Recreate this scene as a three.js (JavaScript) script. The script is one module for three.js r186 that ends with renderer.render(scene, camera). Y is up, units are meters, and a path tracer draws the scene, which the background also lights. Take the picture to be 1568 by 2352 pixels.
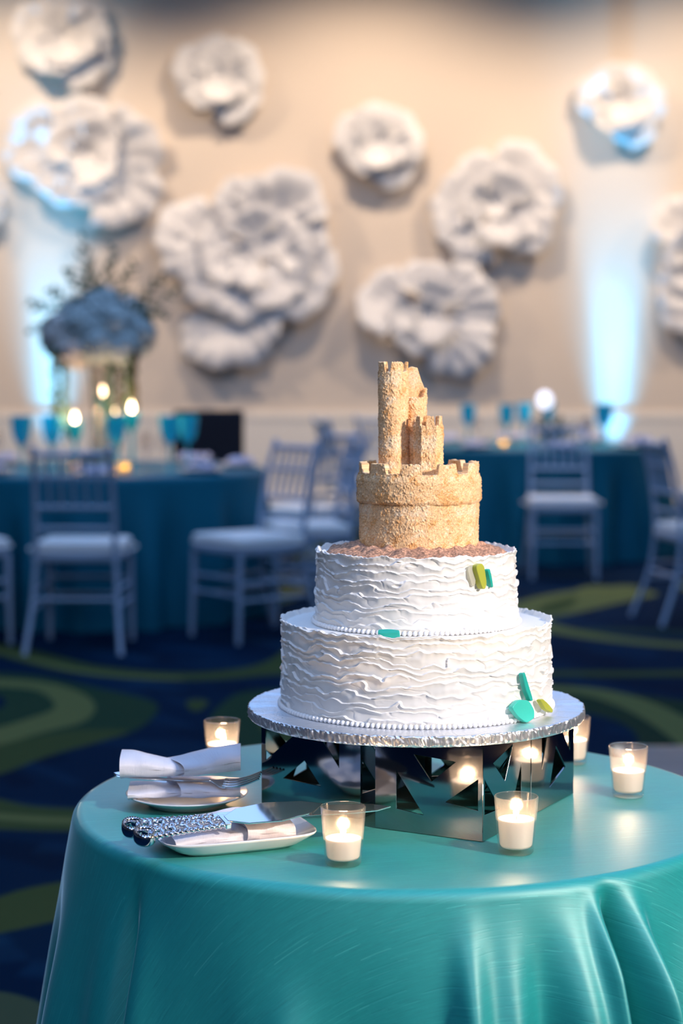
import * as THREE from 'three';
import { mergeGeometries } from 'three/addons/utils/BufferGeometryUtils.js';
import { RoundedBoxGeometry } from 'three/addons/geometries/RoundedBoxGeometry.js';
import { ImprovedNoise } from 'three/addons/math/ImprovedNoise.js';
import { RectAreaLightUniformsLib } from 'three/addons/lights/RectAreaLightUniformsLib.js';

// ---------------------------------------------------------------- camera, sky, large lights, exposure
const scene = new THREE.Scene();
const PITCH = 4.376 * Math.PI / 180, EYE = 1.27;
const camera = new THREE.PerspectiveCamera(30.86, 1568 / 2352, 0.05, 60);
camera.position.set(0, EYE, 0);
camera.lookAt(0, EYE - Math.tan(PITCH) * 10, -10);
camera.focus = 2.17;
camera.userData.fStop = 3.4;
scene.add(camera);
scene.background = new THREE.Color(0x000000);          // a closed room: no sky gets in
const renderer = new THREE.WebGLRenderer({ antialias: true });
renderer.toneMapping = THREE.LinearToneMapping;
renderer.toneMappingExposure = 1.0;
renderer.shadowMap.enabled = true;
RectAreaLightUniformsLib.init();

const LIGHT = {
  key: 21, keyColor: [1, 0.88, 0.77],
  fill: 10, fillColor: [1, 0.92, 0.90],
  unseenPanel: 1.55, unseenPanelColor: [0.30, 0.53, 1.0],
  wash: 55, washColor: [1, 0.77, 0.56],
  up: 250, upColor: [0.10, 0.54, 1.0],
  candle: 0.036, candleColor: [1, 0.64, 0.36],
};

// ---------------------------------------------------------------- helpers
const V = (x, y, z) => new THREE.Vector3(x, y, z);
const RAD = Math.PI / 180;
const perlin = new ImprovedNoise();
const noise = (x, y = 0, z = 0) => perlin.noise(x + 31.7, y + 17.3, z + 9.1);
const fbm = (x, y, z, o = 3) => { let s = 0, a = 1, f = 1; for (let i = 0; i < o; i++) { s += a * noise(x * f, y * f, z * f); a *= 0.5; f *= 2.03; } return s; };
const smooth = (a, b, x) => { const t = Math.min(1, Math.max(0, (x - a) / (b - a))); return t * t * (3 - 2 * t); };
const hash = (a, b = 0) => { let h = Math.imul((a | 0) + 7919, 374761393) ^ Math.imul((b | 0) + 104729, 668265263); h = Math.imul(h ^ (h >>> 13), 1274126177); return ((h ^ (h >>> 16)) >>> 0) / 4294967296; };
let seed = 12345;
const rnd = () => { seed = (seed + 0x6d2b79f5) | 0; let t = Math.imul(seed ^ (seed >>> 15), 1 | seed); t = (t + Math.imul(t ^ (t >>> 7), 61 | t)) ^ t; return ((t ^ (t >>> 14)) >>> 0) / 4294967296; };
const rr = (a, b) => a + (b - a) * rnd();

const used = {};
function numbered(name) { const n = used[name] = (used[name] ?? -1) + 1; return n ? name + '_' + String(n).padStart(3, '0') : name; }
function tag(o, label, category, group, kind) {
  if (label) o.userData.label = label;
  if (category) o.userData.category = category;
  if (group) o.userData.group = group; if (kind) o.userData.kind = kind;
  return o;
}
function thing(name, label, category, pos = [0, 0, 0], turn = 0, group) {
  const o = new THREE.Group(); o.name = numbered(name); o.position.set(...pos); o.rotation.y = turn;
  scene.add(o); return tag(o, label, category, group);
}
function part(name, geo, mat, parent, label) {
  const m = new THREE.Mesh(geo, mat); m.name = name; m.castShadow = m.receiveShadow = true;
  if (label) m.userData.label = label;
  parent.add(m); return m;
}
function solo(name, geo, mat, label, category, group) {
  const m = part(numbered(name), geo, mat, scene); return tag(m, label, category, group);
}
function struct(name, geo, mat) { const m = part(name, geo, mat, scene); m.userData.kind = 'structure'; return m; }
function copy(root, pos, turn, label, group, scaled) {
  const c = root.clone(); const base = root.name.replace(/_\d{3}$/, ''); c.name = numbered(base); scene.add(c);
  if (scaled) c.scale.setScalar(scaled); c.position.set(...pos); c.rotation.y = turn; c.userData = { ...root.userData };
  return tag(c, label, null, group);
}
const box = (w, h, d, x = 0, y = 0, z = 0) => new THREE.BoxGeometry(w, h, d).translate(x, y, z);
const rbox = (w, h, d, r, x = 0, y = 0, z = 0) => new RoundedBoxGeometry(w, h, d, 2, r).translate(x, y, z);
const lathe = (pts, n = 48) => new THREE.LatheGeometry(pts.map(([r, y]) => new THREE.Vector2(Math.max(r, 0.00001), y)), n);
function tube(pts, r, seg = 24, rad = 8, closed = false) {
  return new THREE.TubeGeometry(new THREE.CatmullRomCurve3(pts.map((p) => V(...p)), closed), seg, r, rad, closed);
}
function bar(a, b, r0, r1 = r0, n = 10) {               // tapered round bar from a to b
  const A = V(...a), B = V(...b), d = B.clone().sub(A), g = new THREE.CylinderGeometry(r1, r0, d.length(), n);
  g.applyQuaternion(new THREE.Quaternion().setFromUnitVectors(V(0, 1, 0), d.clone().normalize()));
  return g.translate(...A.add(B).multiplyScalar(0.5).toArray());
}
const merge = (list) => mergeGeometries(list.map((g) => { const n = g.index ? g.toNonIndexed() : g; for (const k of Object.keys(n.attributes)) if (!['position', 'normal', 'uv'].includes(k)) n.deleteAttribute(k); return n; }));
// a grid surface: f(i / nu, j / nv) -> [x, y, z, u?, v?]
function grid(nu, nv, f, wrapU = false) {
  const pos = [], uv = [], idx = [], cols = nu + 1;
  for (let j = 0; j <= nv; j++) for (let i = 0; i <= nu; i++) {
    const p = f(wrapU && i === nu ? 0 : i / nu, j / nv, i, j); pos.push(p[0], p[1], p[2]); uv.push(p[3] ?? i / nu, p[4] ?? j / nv);
  }
  for (let j = 0; j < nv; j++) for (let i = 0; i < nu; i++) {
    const a = j * cols + i, b = a + 1, c = a + cols, d = c + 1;
    idx.push(a, b, d, a, d, c);
  }
  const g = new THREE.BufferGeometry();
  g.setAttribute('position', new THREE.Float32BufferAttribute(pos, 3));
  g.setAttribute('uv', new THREE.Float32BufferAttribute(uv, 2));
  g.setIndex(idx); g.computeVertexNormals();
  if (wrapU) {                                           // seam normals
    const n = g.attributes.normal;
    for (let j = 0; j <= nv; j++) {
      const a = j * cols, b = a + nu, v = V(n.getX(a) + n.getX(b), n.getY(a) + n.getY(b), n.getZ(a) + n.getZ(b)).normalize();
      n.setXYZ(a, v.x, v.y, v.z); n.setXYZ(b, v.x, v.y, v.z);
    }
  }
  return g;
}
const rgb = (r, g, b) => new THREE.Color().setRGB(r, g, b);
const mat = (o) => { const m = new THREE.MeshPhysicalMaterial(o); if (o.name === undefined) m.name = 'material'; return m; };
function canvasTex(w, h, draw, { srgb = true, repeat } = {}) {
  const c = document.createElement('canvas'); c.width = w; c.height = h; draw(c.getContext('2d'), w, h);
  const t = new THREE.CanvasTexture(c); t.wrapS = t.wrapT = THREE.RepeatWrapping;
  if (srgb) t.colorSpace = THREE.SRGBColorSpace;
  if (repeat) t.repeat.set(...repeat);
  return t;
}
function dataTex(n, f, srgb = true) {                     // f(u, v) -> [r, g, b] 0..1 on a tile that wraps
  const d = new Uint8Array(n * n * 4);
  for (let y = 0; y < n; y++) for (let x = 0; x < n; x++) { const p = f(x / n, y / n, x, y), i = (y * n + x) * 4; for (let k = 0; k < 3; k++) d[i + k] = Math.max(0, Math.min(255, p[k] * 255)); d[i + 3] = 255; }
  const t = new THREE.DataTexture(d, n, n); t.wrapS = t.wrapT = THREE.RepeatWrapping; t.magFilter = t.minFilter = THREE.LinearFilter;
  if (srgb) t.colorSpace = THREE.SRGBColorSpace; t.needsUpdate = true; return t;
}
// tileable noise on the unit square
const tnoise = (u, v, f, s = 0) => {                     // smooth lattice noise in -1..1 that wraps
  f = Math.round(f); const x = u * f, y = v * f, i = Math.floor(x), j = Math.floor(y), a = x - i, b = y - j, p = a * a * (3 - 2 * a), q = b * b * (3 - 2 * b);
  const h = (k, l) => hash(((k % f) + f) % f + s * 977, ((l % f) + f) % f + s * 31);
  return 2 * ((h(i, j) * (1 - p) + h(i + 1, j) * p) * (1 - q) + (h(i, j + 1) * (1 - p) + h(i + 1, j + 1) * p) * q) - 1;
};

function spot(pos, target, I, color, angle, penumbra, radius, name) {
  const l = new THREE.SpotLight(new THREE.Color().setRGB(...color), I, 0, angle, penumbra, 2);
  l.position.set(...pos); l.target.position.set(...target); l.castShadow = true; l.shadow.radius = radius; l.name = name;
  scene.add(l); scene.add(l.target); l.target.name = 'spot_target'; return l;
}
function area(pos, target, w, h, I, color, name) {
  const l = new THREE.RectAreaLight(new THREE.Color().setRGB(...color), I, w, h);
  l.position.set(...pos); l.lookAt(...target); l.name = name; scene.add(l); return l;
}

// ---------------------------------------------------------------- materials
const M = {};
M.wallPaint = mat({ color: rgb(0.76, 0.66, 0.56), roughness: 0.9 });
M.wainscot = mat({ color: rgb(0.80, 0.76, 0.70), roughness: 0.8 });
M.darkWall = mat({ color: rgb(0.20, 0.19, 0.20), roughness: 0.9 });
M.ceiling = mat({ color: rgb(0.45, 0.45, 0.47), roughness: 0.95 });
M.paper = mat({ color: rgb(0.79, 0.78, 0.78), roughness: 0.85, side: THREE.DoubleSide });
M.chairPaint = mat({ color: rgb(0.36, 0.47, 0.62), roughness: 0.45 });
M.cushion = mat({ color: rgb(0.84, 0.82, 0.80), roughness: 0.85 });
M.black = mat({ color: rgb(0.02, 0.02, 0.025), roughness: 0.6 });
M.frosting = mat({ color: rgb(0.87, 0.85, 0.82), roughness: 0.62, sheen: 0.3, sheenRoughness: 0.6 });
M.porcelain = mat({ color: rgb(0.80, 0.79, 0.78), roughness: 0.16, clearcoat: 0.5, clearcoatRoughness: 0.1 });
M.nickel = mat({ color: rgb(0.30, 0.31, 0.33), metalness: 1, roughness: 0.07 });
M.chrome = mat({ color: rgb(0.80, 0.80, 0.84), metalness: 1, roughness: 0.12 });
M.steel = mat({ color: rgb(0.82, 0.81, 0.80), metalness: 1, roughness: 0.1 });
M.crystal = mat({ color: rgb(0.85, 0.87, 0.92), metalness: 0.9, roughness: 0.05 });
M.glass = mat({ color: rgb(0.95, 0.93, 0.92), transmission: 1, thickness: 0, roughness: 0.16, ior: 1.5, side: THREE.DoubleSide });
M.tealGlass = mat({ color: rgb(0.06, 0.80, 0.92), transmission: 0.7, thickness: 0, roughness: 0.15, side: THREE.DoubleSide });
M.wax = mat({ color: rgb(0.98, 0.94, 0.87), transmission: 0.3, thickness: 0, roughness: 0.95 });
M.wick = mat({ color: rgb(0.03, 0.02, 0.02), roughness: 0.9 });
M.flame = mat({ color: rgb(0, 0, 0), emissive: rgb(1, 0.70, 0.42), emissiveIntensity: 24, roughness: 1, name: 'flame' });
M.green = mat({ color: rgb(0.06, 0.12, 0.06), roughness: 0.7, side: THREE.DoubleSide });
M.olive = mat({ color: rgb(0.05, 0.045, 0.015), roughness: 0.8 });
M.hydrangea = mat({ color: rgb(0.50, 0.56, 0.54), roughness: 0.8, side: THREE.DoubleSide });

M.paleFlower = mat({ color: rgb(0.70, 0.64, 0.58), roughness: 0.8, side: THREE.DoubleSide });

// ---------------------------------------------------------------- the room
const carpet = canvasTex(2048, 2048, (g, W) => {
  const S = W / 16, X = (x) => (x + 8) * S, Z = (z) => (z + 18) * S;   // 16 m x 16 m
  g.fillStyle = '#02203a'; g.fillRect(0, 0, W, W);
  for (let k = 0; k < 1500; k++) {                                      // soft darker and lighter dashes woven into the blue
    g.strokeStyle = rnd() < 0.5 ? 'rgba(4,14,34,0.35)' : 'rgba(20,66,92,0.28)'; g.lineWidth = rr(6, 20);
    const x = rr(0, W), y = rr(0, W), a = rr(0.3, 0.9), l = rr(30, 110);
    g.beginPath(); g.moveTo(x, y); g.quadraticCurveTo(x + l * 0.4, y + l * a * 0.2, x + l * 0.7, y + l * a); g.stroke();
  }
  const path = (p, close) => { g.beginPath(); const n = p.length; if (close) { g.moveTo((X(p[0][0]) + X(p[n - 1][0])) / 2, (Z(p[0][1]) + Z(p[n - 1][1])) / 2); for (let i = 0; i < n; i++) { const q = p[(i + 1) % n]; g.quadraticCurveTo(X(p[i][0]), Z(p[i][1]), (X(p[i][0]) + X(q[0])) / 2, (Z(p[i][1]) + Z(q[1])) / 2); } g.closePath(); } else { g.moveTo(X(p[0][0]), Z(p[0][1])); for (let i = 1; i < n - 1; i++) g.quadraticCurveTo(X(p[i][0]), Z(p[i][1]), (X(p[i][0]) + X(p[i + 1][0])) / 2, (Z(p[i][1]) + Z(p[i + 1][1])) / 2); g.lineTo(X(p[n - 1][0]), Z(p[n - 1][1])); } };
  const fill = (c, p) => { path(p, true); g.fillStyle = c; g.fill(); };
  const line = (c, w, p) => { path(p, false); g.strokeStyle = c; g.lineWidth = w * S; g.lineCap = 'round'; g.stroke(); };
  const olive = '#3f4d2e', light = '#656c42', dark = '#27402f', blue = '#02203a';
  fill(dark, [[-1.9, -7.75], [-1.55, -7.76], [-1.28, -7.7], [-0.98, -7.36], [-0.71, -7.08], [-0.68, -6.84], [-0.71, -6.49], [-0.83, -6.27], [-0.98, -6.04], [-1.07, -5.74], [-1.3, -5.5], [-1.9, -5.2]]);
  fill(olive, [[-1.9, -6.1], [-1.22, -6.2], [-1.05, -6.4], [-0.92, -6.5], [-0.71, -6.49], [-0.83, -6.27], [-0.98, -6.04], [-1.07, -5.74], [-1.3, -5.5], [-1.9, -5.2]]);
  fill(light, [[-1.9, -7.65], [-1.52, -7.62], [-1.4, -7.58], [-1.18, -7.5], [-1.0, -7.21], [-0.92, -6.94], [-0.92, -6.62], [-1.05, -6.46], [-1.16, -6.2], [-1.5, -5.9], [-1.9, -5.8]]);
  fill(dark, [[-1.9, -7.4], [-1.48, -7.42], [-1.37, -7.38], [-1.22, -7.34], [-1.11, -7.09], [-1.07, -6.87], [-1.15, -6.69], [-1.23, -6.5], [-1.5, -6.2], [-1.9, -6.1]]);
  fill(blue, [[-1.9, -7.3], [-1.48, -7.3], [-1.34, -7.22], [-1.27, -7.0], [-1.3, -6.85], [-1.5, -6.6], [-1.9, -6.5]]);
  line(olive, 0.2, [[-2.6, -9.0], [-1.9, -8.7], [-1.56, -8.42], [-1.28, -8.03], [-1.08, -7.79], [-0.76, -7.63], [-0.51, -7.64], [-0.27, -7.85], [-0.16, -8.3], [-0.1, -9.2], [0.1, -10]]);
  line(light, 0.06, [[-2.6, -8.95], [-1.9, -8.64], [-1.56, -8.37], [-1.28, -7.98], [-1.08, -7.74], [-0.76, -7.58], [-0.51, -7.59], [-0.27, -7.8]]);
  line(olive, 0.14, [[-0.6, -7.62], [-0.1, -7.84], [0.4, -7.76], [0.89, -7.71], [1.43, -7.7], [2.4, -7.9]]);
  fill(dark, [[-0.39, -7.36], [-0.47, -6.97], [-0.49, -6.62], [-0.44, -6.16], [-0.31, -5.86], [0.1, -5.9], [0.4, -6.5], [0.1, -7.3]]);
  fill(olive, [[-0.2, -7.1], [-0.3, -6.8], [-0.3, -6.5], [-0.2, -6.2], [0.1, -6.2], [0.2, -6.8], [0.1, -7.2]]);
  fill(olive, [[-0.62, -7.1], [-0.49, -7.1], [-0.54, -6.76]]);
  fill(olive, [[-1.9, -5.55], [-1.1, -5.5], [-1.01, -5.42], [-0.89, -5.32], [-0.6, -5.28], [-0.3, -5.3], [-0.3, -5.05], [-0.75, -5.04], [-0.85, -5.05], [-0.95, -5.06], [-1.1, -5.1], [-1.9, -5.2]]);
  line(light, 0.07, [[-1.9, -5.3], [-1.1, -5.26], [-0.95, -5.2], [-0.75, -5.15], [-0.3, -5.2]]);
  fill(olive, [[-1.3, -4.0], [-0.87, -4.33], [-0.77, -4.5], [-0.55, -4.6], [-0.4, -4.5], [-0.6, -4.25], [-0.78, -4.1], [-1.2, -3.8]]);
  fill('#4d5740', [[-1.3, -3.75], [-0.75, -3.74], [-0.62, -3.68], [-0.5, -3.5], [-0.55, -3.2], [-0.9, -2.8], [-1.3, -3]]);
  fill(light, [[0.95, -9.4], [1.08, -9.7], [1.26, -10.42], [1.46, -10.98], [1.66, -10.82], [1.86, -10.49], [1.61, -10.2], [1.4, -9.9], [1.17, -9.56]]);
  fill(olive, [[1.0, -9.6], [1.1, -10.1], [1.26, -10.42], [1.36, -10.7], [1.3, -10.1], [1.15, -9.7]]);
  fill(light, [[1.95, -10.9], [2.1, -11.2], [2.6, -11], [2.3, -10.5], [2.0, -10.5]]);
  line('#2a3f35', 0.14, [[0.8, -8.9], [1.07, -8.97], [1.31, -9.02], [1.66, -8.94], [2.6, -8.7]]);
  fill('#26392b', [[0.8, -6.9], [0.98, -6.75], [1.04, -6.46], [1.0, -6.16], [0.9, -5.6], [1.6, -5.4], [1.9, -6.4], [1.3, -7.1], [1.05, -7.28], [0.8, -7.36]]);
  line(light, 0.16, [[0.6, -7.4], [0.87, -7.36], [1.03, -7.24], [1.12, -7.02], [1.18, -6.75], [1.22, -6.38], [1.25, -5.7]]);
  fill(light, [[-0.44, -11.4], [-0.3, -11.3], [-0.18, -11.0], [-0.23, -10.3], [-0.34, -10.0], [-0.45, -10.4]]);
  for (let k = 0; k < 26; k++) {                                         // the same swirls go on over the rest of the floor
    const x = rr(-8, 8), z = rr(-18, -9), s = rr(0.5, 1.2), a = rr(0, 6.28), p = [];
    if (Math.abs(x) < 2.2 && z > -12) continue;
    for (let i = 0; i < 7; i++) { const t = a + i * 0.45, q = s * (0.7 + 0.12 * i); p.push([x + q * Math.cos(t), z + q * Math.sin(t)]); }
    line(k % 3 ? olive : light, rr(0.1, 0.24), p);
  }
});
const carpetBump = dataTex(128, () => { const h = rnd(); return [h, h, h]; }, false); carpetBump.repeat.set(120, 120);
M.carpet = mat({ map: carpet, roughness: 1, specularIntensity: 0.08, bumpMap: carpetBump, bumpScale: 0.003 });
{
  const g = box(18, 0.2, 23, 0, -0.1, -6.5), p = g.attributes.position, uv = g.attributes.uv;
  for (let i = 0; i < p.count; i++) uv.setXY(i, (p.getX(i) + 8) / 16, 1 - (p.getZ(i) + 18) / 16);
  struct('floor', g, M.carpet);
}
// dance floor of grey parquet squares beside the cake table
{
  const grey = [0, 1, 2].map((k) => mat({ color: rgb(0.19 + k * 0.012, 0.165 + k * 0.01, 0.165 + k * 0.01), roughness: 0.5 }));
  const dance = thing('dance_floor', 'grey portable dance floor panels on the carpet right of the cake table', 'floor panel', [0.93, 0, -6.1]);
  const tile = rbox(0.296, 0.02, 0.296, 0.003);
  for (let i = 0; i < 6; i++) for (let j = 0; j < 6; j++) { const m = part('panel', tile, grey[(i * 2 + j * 5 + ((i * j) % 2)) % 3], dance); m.position.set(0.15 + i * 0.3, 0.0105, 0.15 + j * 0.3); }
  part('edge_trim', merge([box(0.03, 0.016, 1.83, -0.015, 0.008, 0.9), box(1.83, 0.016, 0.03, 0.9, 0.008, -0.015)]), M.steel, dance);
}
const CEIL = 5.6, WZ = -17.5;
struct('wall_back', box(18, CEIL + 0.2, 0.3, 0, CEIL / 2, WZ - 0.15), M.wallPaint);
struct('wall_left', box(0.3, CEIL + 0.2, 23, -9.15, CEIL / 2, -6.5), M.darkWall);
struct('wall_right', box(0.3, CEIL + 0.2, 23, 9.15, CEIL / 2, -6.5), M.darkWall);
struct('wall_front', box(18.6, CEIL + 0.2, 0.3, 0, CEIL / 2, 5.15), M.darkWall);
struct('ceiling', box(18.6, 0.3, 23.3, 0, CEIL + 0.15, -6.5), M.ceiling);
struct('wainscot', box(18, 0.82, 0.02, 0, 0.41, WZ + 0.011), M.wainscot);
struct('trim_1', merge([rbox(18, 0.05, 0.022, 0.006, 0, 0.845, WZ + 0.012), box(18, 0.02, 0.026, 0, 0.812, WZ + 0.014)]), M.wainscot);
struct('baseboard_back', rbox(18, 0.12, 0.035, 0.008, 0, 0.06, WZ + 0.03), M.wainscot);

// unseen blue ceiling panels, placed to light the tables and cake from above
for (const [x, z, w, d, k] of [[0, -9, 8, 9, 1], [0, 0.0, 7, 5, 1.3]]) {
  const t = thing('unseen_light_panel', z < -4 ? 'large blue light panel out of view in the ceiling, lighting the dining tables' : 'blue light panel out of view in the ceiling, lighting the cake table', 'ceiling light', [x, CEIL, z]);
  part('frame', merge([box(w + 0.1, 0.05, 0.08, 0, -0.025, d / 2 + 0.01), box(w + 0.1, 0.05, 0.08, 0, -0.025, -d / 2 - 0.01), box(0.08, 0.05, d, w / 2 + 0.01, -0.025, 0), box(0.08, 0.05, d, -w / 2 - 0.01, -0.025, 0)]), M.steel, t);
  part('diffuser', box(w, 0.02, d, 0, -0.012, 0), mat({ color: rgb(0.3, 0.3, 0.35), emissive: rgb(...LIGHT.unseenPanelColor), emissiveIntensity: 0.15, roughness: 0.8, name: 'panel light' }), t);
  area([x, CEIL - 0.04, z], [x, 0, z + 0.0001], w, d, LIGHT.unseenPanel * k, LIGHT.unseenPanelColor, 'unseen_ceiling_light');
}
// warm recessed downlights that wash the flower wall
for (const x of [-6.6, -3.35, 0.25, 3.35, 6.6]) {
  const t = thing('recessed_downlight', 'warm recessed downlight in the ceiling close to the flower wall, ' + ({ '-6.6': 'leftmost of five', '-3.35': 'second from the left', '0.25': 'middle of five', '3.35': 'second from the right', '6.6': 'rightmost of five' })[x], 'downlight', [x, CEIL, WZ + 2.2], 0);
  part('ring', lathe([[0.07, 0], [0.075, -0.02], [0.1, -0.022], [0.105, 0]], 32), M.steel, t);
  part('lens', new THREE.CylinderGeometry(0.07, 0.07, 0.01, 32).translate(0, -0.008, 0), mat({ color: rgb(0.5, 0.5, 0.5), emissive: rgb(...LIGHT.washColor), emissiveIntensity: 6, name: 'downlight lamp' }), t);
  spot([x, CEIL - 0.03, WZ + 2.2], [x, 0, WZ + 1.4], LIGHT.wash, LIGHT.washColor, 1.17, 0.35, 4, 'downlight_spot');
}
// blue uplights against the wall; the corner pair, out of view, lights its ends
const upPlaces = [[-2.72, 'behind the left banquet table'], [2.56, 'behind the right banquet table'], [-7.0, 'out of view in the far left corner'], [7.0, 'out of view in the far right corner']];
for (const [x, where] of upPlaces) {
  const t = thing('uplight', 'small black floor uplight with a blue beam ' + where, 'uplight', [x, 0, WZ + 0.22]);
  part('body', lathe([[0, 0.03], [0.07, 0.03], [0.08, 0.05], [0.08, 0.2], [0.072, 0.2], [0.07, 0.17], [0, 0.17]], 28), M.black, t);
  part('foot', merge([box(0.16, 0.03, 0.03, 0, 0.015, 0.05), box(0.16, 0.03, 0.03, 0, 0.015, -0.05)]), M.black, t);
  part('lens', new THREE.CylinderGeometry(0.069, 0.069, 0.008, 28).translate(0, 0.176, 0), mat({ color: rgb(0.1, 0.1, 0.1), emissive: rgb(...LIGHT.upColor), emissiveIntensity: 8, name: 'uplight lamp' }), t);
  spot([x, 0.19, WZ + 0.22], [x, 1.5, WZ + 0.02], LIGHT.up * 0.075, LIGHT.upColor, 21 * RAD, 0.9, 3, 'uplight_spot');
  spot([x, 0.19, WZ + 0.22], [x, 2.3, WZ + 0.03], LIGHT.up * 0.10, LIGHT.upColor, 16 * RAD, 1, 3, 'uplight_spot');
  spot([x, 0.19, WZ + 0.22], [x, 4.2, WZ + 0.03], LIGHT.up * 0.42, LIGHT.upColor, 12 * RAD, 1, 3, 'uplight_spot');
}
// key: unseen flash lighting the cake from the right; softbox: unseen, lighting its shaded side
{
  const K = V(1.6, 1.84, -0.9), aim = V(0.1, 0.9, -2.3);
  const t = thing('unseen_flash_stand', 'unseen flash head on a black tripod stand, lighting the cake from the right', 'flash', [K.x, 0, K.z], Math.atan2(aim.x - K.x, aim.z - K.z));
  part('pole', bar([0, 0.05, 0], [0, 1.78, 0], 0.014, 0.012), M.black, t);
  for (let k = 0; k < 3; k++) { const a = k * 2.094 + 0.5; part('leg', bar([0, 0.35, 0], [0.38 * Math.cos(a), 0.01, 0.38 * Math.sin(a)], 0.01, 0.009), M.black, t); }
  part('head', rbox(0.15, 0.13, 0.2, 0.02, 0, 1.84, -0.115), M.black, t);
  part('unseen_flash_lamp', box(0.12, 0.1, 0.006, 0, 1.84, -0.012), mat({ color: rgb(0.2, 0.2, 0.2), emissive: rgb(...LIGHT.keyColor), emissiveIntensity: 5, name: 'flash lamp' }), t);
  spot([K.x, K.y, K.z], aim.toArray(), LIGHT.key, LIGHT.keyColor, 0.6, 0.9, 2.6, 'unseen_flash_light');
}
{
  const K = V(-0.5, 2.3, 0.5), aim = V(0.05, 0.85, -2.3), dir = aim.clone().sub(K).normalize();
  const t = thing('unseen_softbox_stand', 'unseen square softbox lamp on a stand, lighting the shaded side of the cake', 'softbox', [K.x, 0, K.z], Math.atan2(dir.x, dir.z));
  part('pole', bar([0, 0.05, -0.3], [0, 2.25, -0.3], 0.014, 0.012), M.black, t);
  for (let k = 0; k < 3; k++) { const a = k * 2.094 + 0.5; part('leg', bar([0, 0.35, -0.3], [0.38 * Math.cos(a), 0.01, -0.3 + 0.38 * Math.sin(a)], 0.01, 0.009), M.black, t); }
  const head = new THREE.Group(); head.name = 'head'; head.position.set(0, K.y, 0); head.rotation.x = Math.asin(-dir.y); t.add(head);
  part('hood', new THREE.CylinderGeometry(0.42, 0.1, 0.3, 4, 1, true).rotateY(Math.PI / 4).rotateX(Math.PI / 2).translate(0, 0, -0.17), mat({ color: rgb(0.02, 0.02, 0.02), roughness: 0.8, side: THREE.DoubleSide }), head);
  part('unseen_softbox_lamp_face', box(0.58, 0.58, 0.008, 0, 0, -0.03), mat({ color: rgb(0.6, 0.6, 0.6), emissive: rgb(...LIGHT.fillColor), emissiveIntensity: 1.5, name: 'softbox lamp' }), head);
  area(K.toArray(), aim.toArray(), 0.58, 0.58, LIGHT.fill, LIGHT.fillColor, 'unseen_softbox_light');
}

// ---------------------------------------------------------------- wall flowers of white paper
const PX = 17.47 / 4260;                                   // one photograph pixel on the wall, in metres
function wallPoint(px, py) { return [(px - 784) * PX, EYE + 17.47 * Math.tan(Math.atan((1176 - py) / 4260) - PITCH)]; }
// a ruffled fan petal: base at the origin, growing along +y, facing +z
function petalGeo(L, spread, cup, ruff, freq, ph, tw = 0) {
  const nu = 44, nv = 14, S = spread * RAD;
  const f = (u, v) => {
    const a = (u * 2 - 1) * S, edge = 1 - 0.16 * Math.pow(Math.abs(u * 2 - 1), 2.4) + 0.05 * Math.sin(u * 9 + ph) + 0.025 * Math.sin(u * 23 + ph * 2);
    const r = L * v * edge * (0.86 + 0.14 * v), w = Math.pow(v, 1.4);
    const curl = v > 0.78 ? Math.pow((v - 0.78) / 0.22, 2) * 0.10 * L : 0;
    const z = 0.62 * L * cup * Math.pow(v, 1.6) - curl + w * ruff * L * (0.8 * Math.sin((u - 0.5) * freq * 0.55 + ph) + 0.22 * Math.sin((u - 0.5) * freq * 2.7 + ph * 1.7)) + tw * a * L * v;
    return [r * Math.sin(a), r * Math.cos(a), z + 0.012];
  };
  const front = grid(nu, nv, f), back = grid(nu, nv, (u, v) => { const p = f(1 - u, v); p[2] -= 0.008; return p; });
  return merge([front, back]);
}
let pk = 0;
function wallFlower(px, py, label, petals, heart = 1) {
  const [x, y] = wallPoint(px, py);
  const t = thing('paper_flower', label, 'wall flower', [x, y, WZ + 0.01], 0, 'white paper flowers on the wall');
  part('backing', new THREE.CylinderGeometry(0.09, 0.1, 0.05, 20).rotateX(Math.PI / 2).translate(0, 0, 0.026), M.paper, t);
  for (const [bx, by, dir, L, spread, layer, cup = 0.35, ruff = 0.05] of petals) {
    pk++;
    const m = part('petal', petalGeo(L * PX, spread, cup, ruff, 9 + (pk % 5) * 2, pk * 1.7, (hash(pk) - 0.5) * 0.3), M.paper, t);
    m.position.set((bx - px) * PX, (py - by) * PX, 0.085 + layer * 0.05); m.rotation.z = (dir - 90) * RAD;
  }
  if (heart) {
    const hg = [];
    for (let k = 0; k < 5; k++) { const g = petalGeo(heart * PX, 62, 1.1, 0.09, 7, k * 2.1); g.rotateZ(k * 1.256 + px); hg.push(g.translate(0, 0, 0.12)); }
    part('heart', merge(hg), M.paper, t);
  }
  return t;
}
const rosette = (x, y, s, tilt = 0) => [
  [x - 10 * s, y + 5 * s, 160 + tilt, 95 * s, 62, 0, 0.4], [x, y - 10 * s, 95 + tilt, 80 * s, 66, 0.1, 0.3], [x + 12 * s, y, 25 + tilt, 88 * s, 62, 0.2, 0.35],
  [x + 18 * s, y + 20 * s, -58 + tilt, 84 * s, 60, 0, 0.3], [x - 8 * s, y + 12 * s, 222 + tilt, 70 * s, 64, 1.2, 0.6], [x + 14 * s, y + 4 * s, -30 + tilt, 58 * s, 66, 1.6, 0.7], [x + 2 * s, y + 8 * s, -92 + tilt, 56 * s, 70, 1.9, 0.75], [x - 4 * s, y - 8 * s, 120 + tilt, 52 * s, 70, 1.5, 0.7]];
wallFlower(160, 90, 'round white paper flower high in the upper left corner of the wall', rosette(160, 90, 1.12, 8), 34);
wallFlower(510, 180, 'small white paper flower second from the left in the top row on the wall', rosette(510, 180, 1.02, -4), 30);
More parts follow.
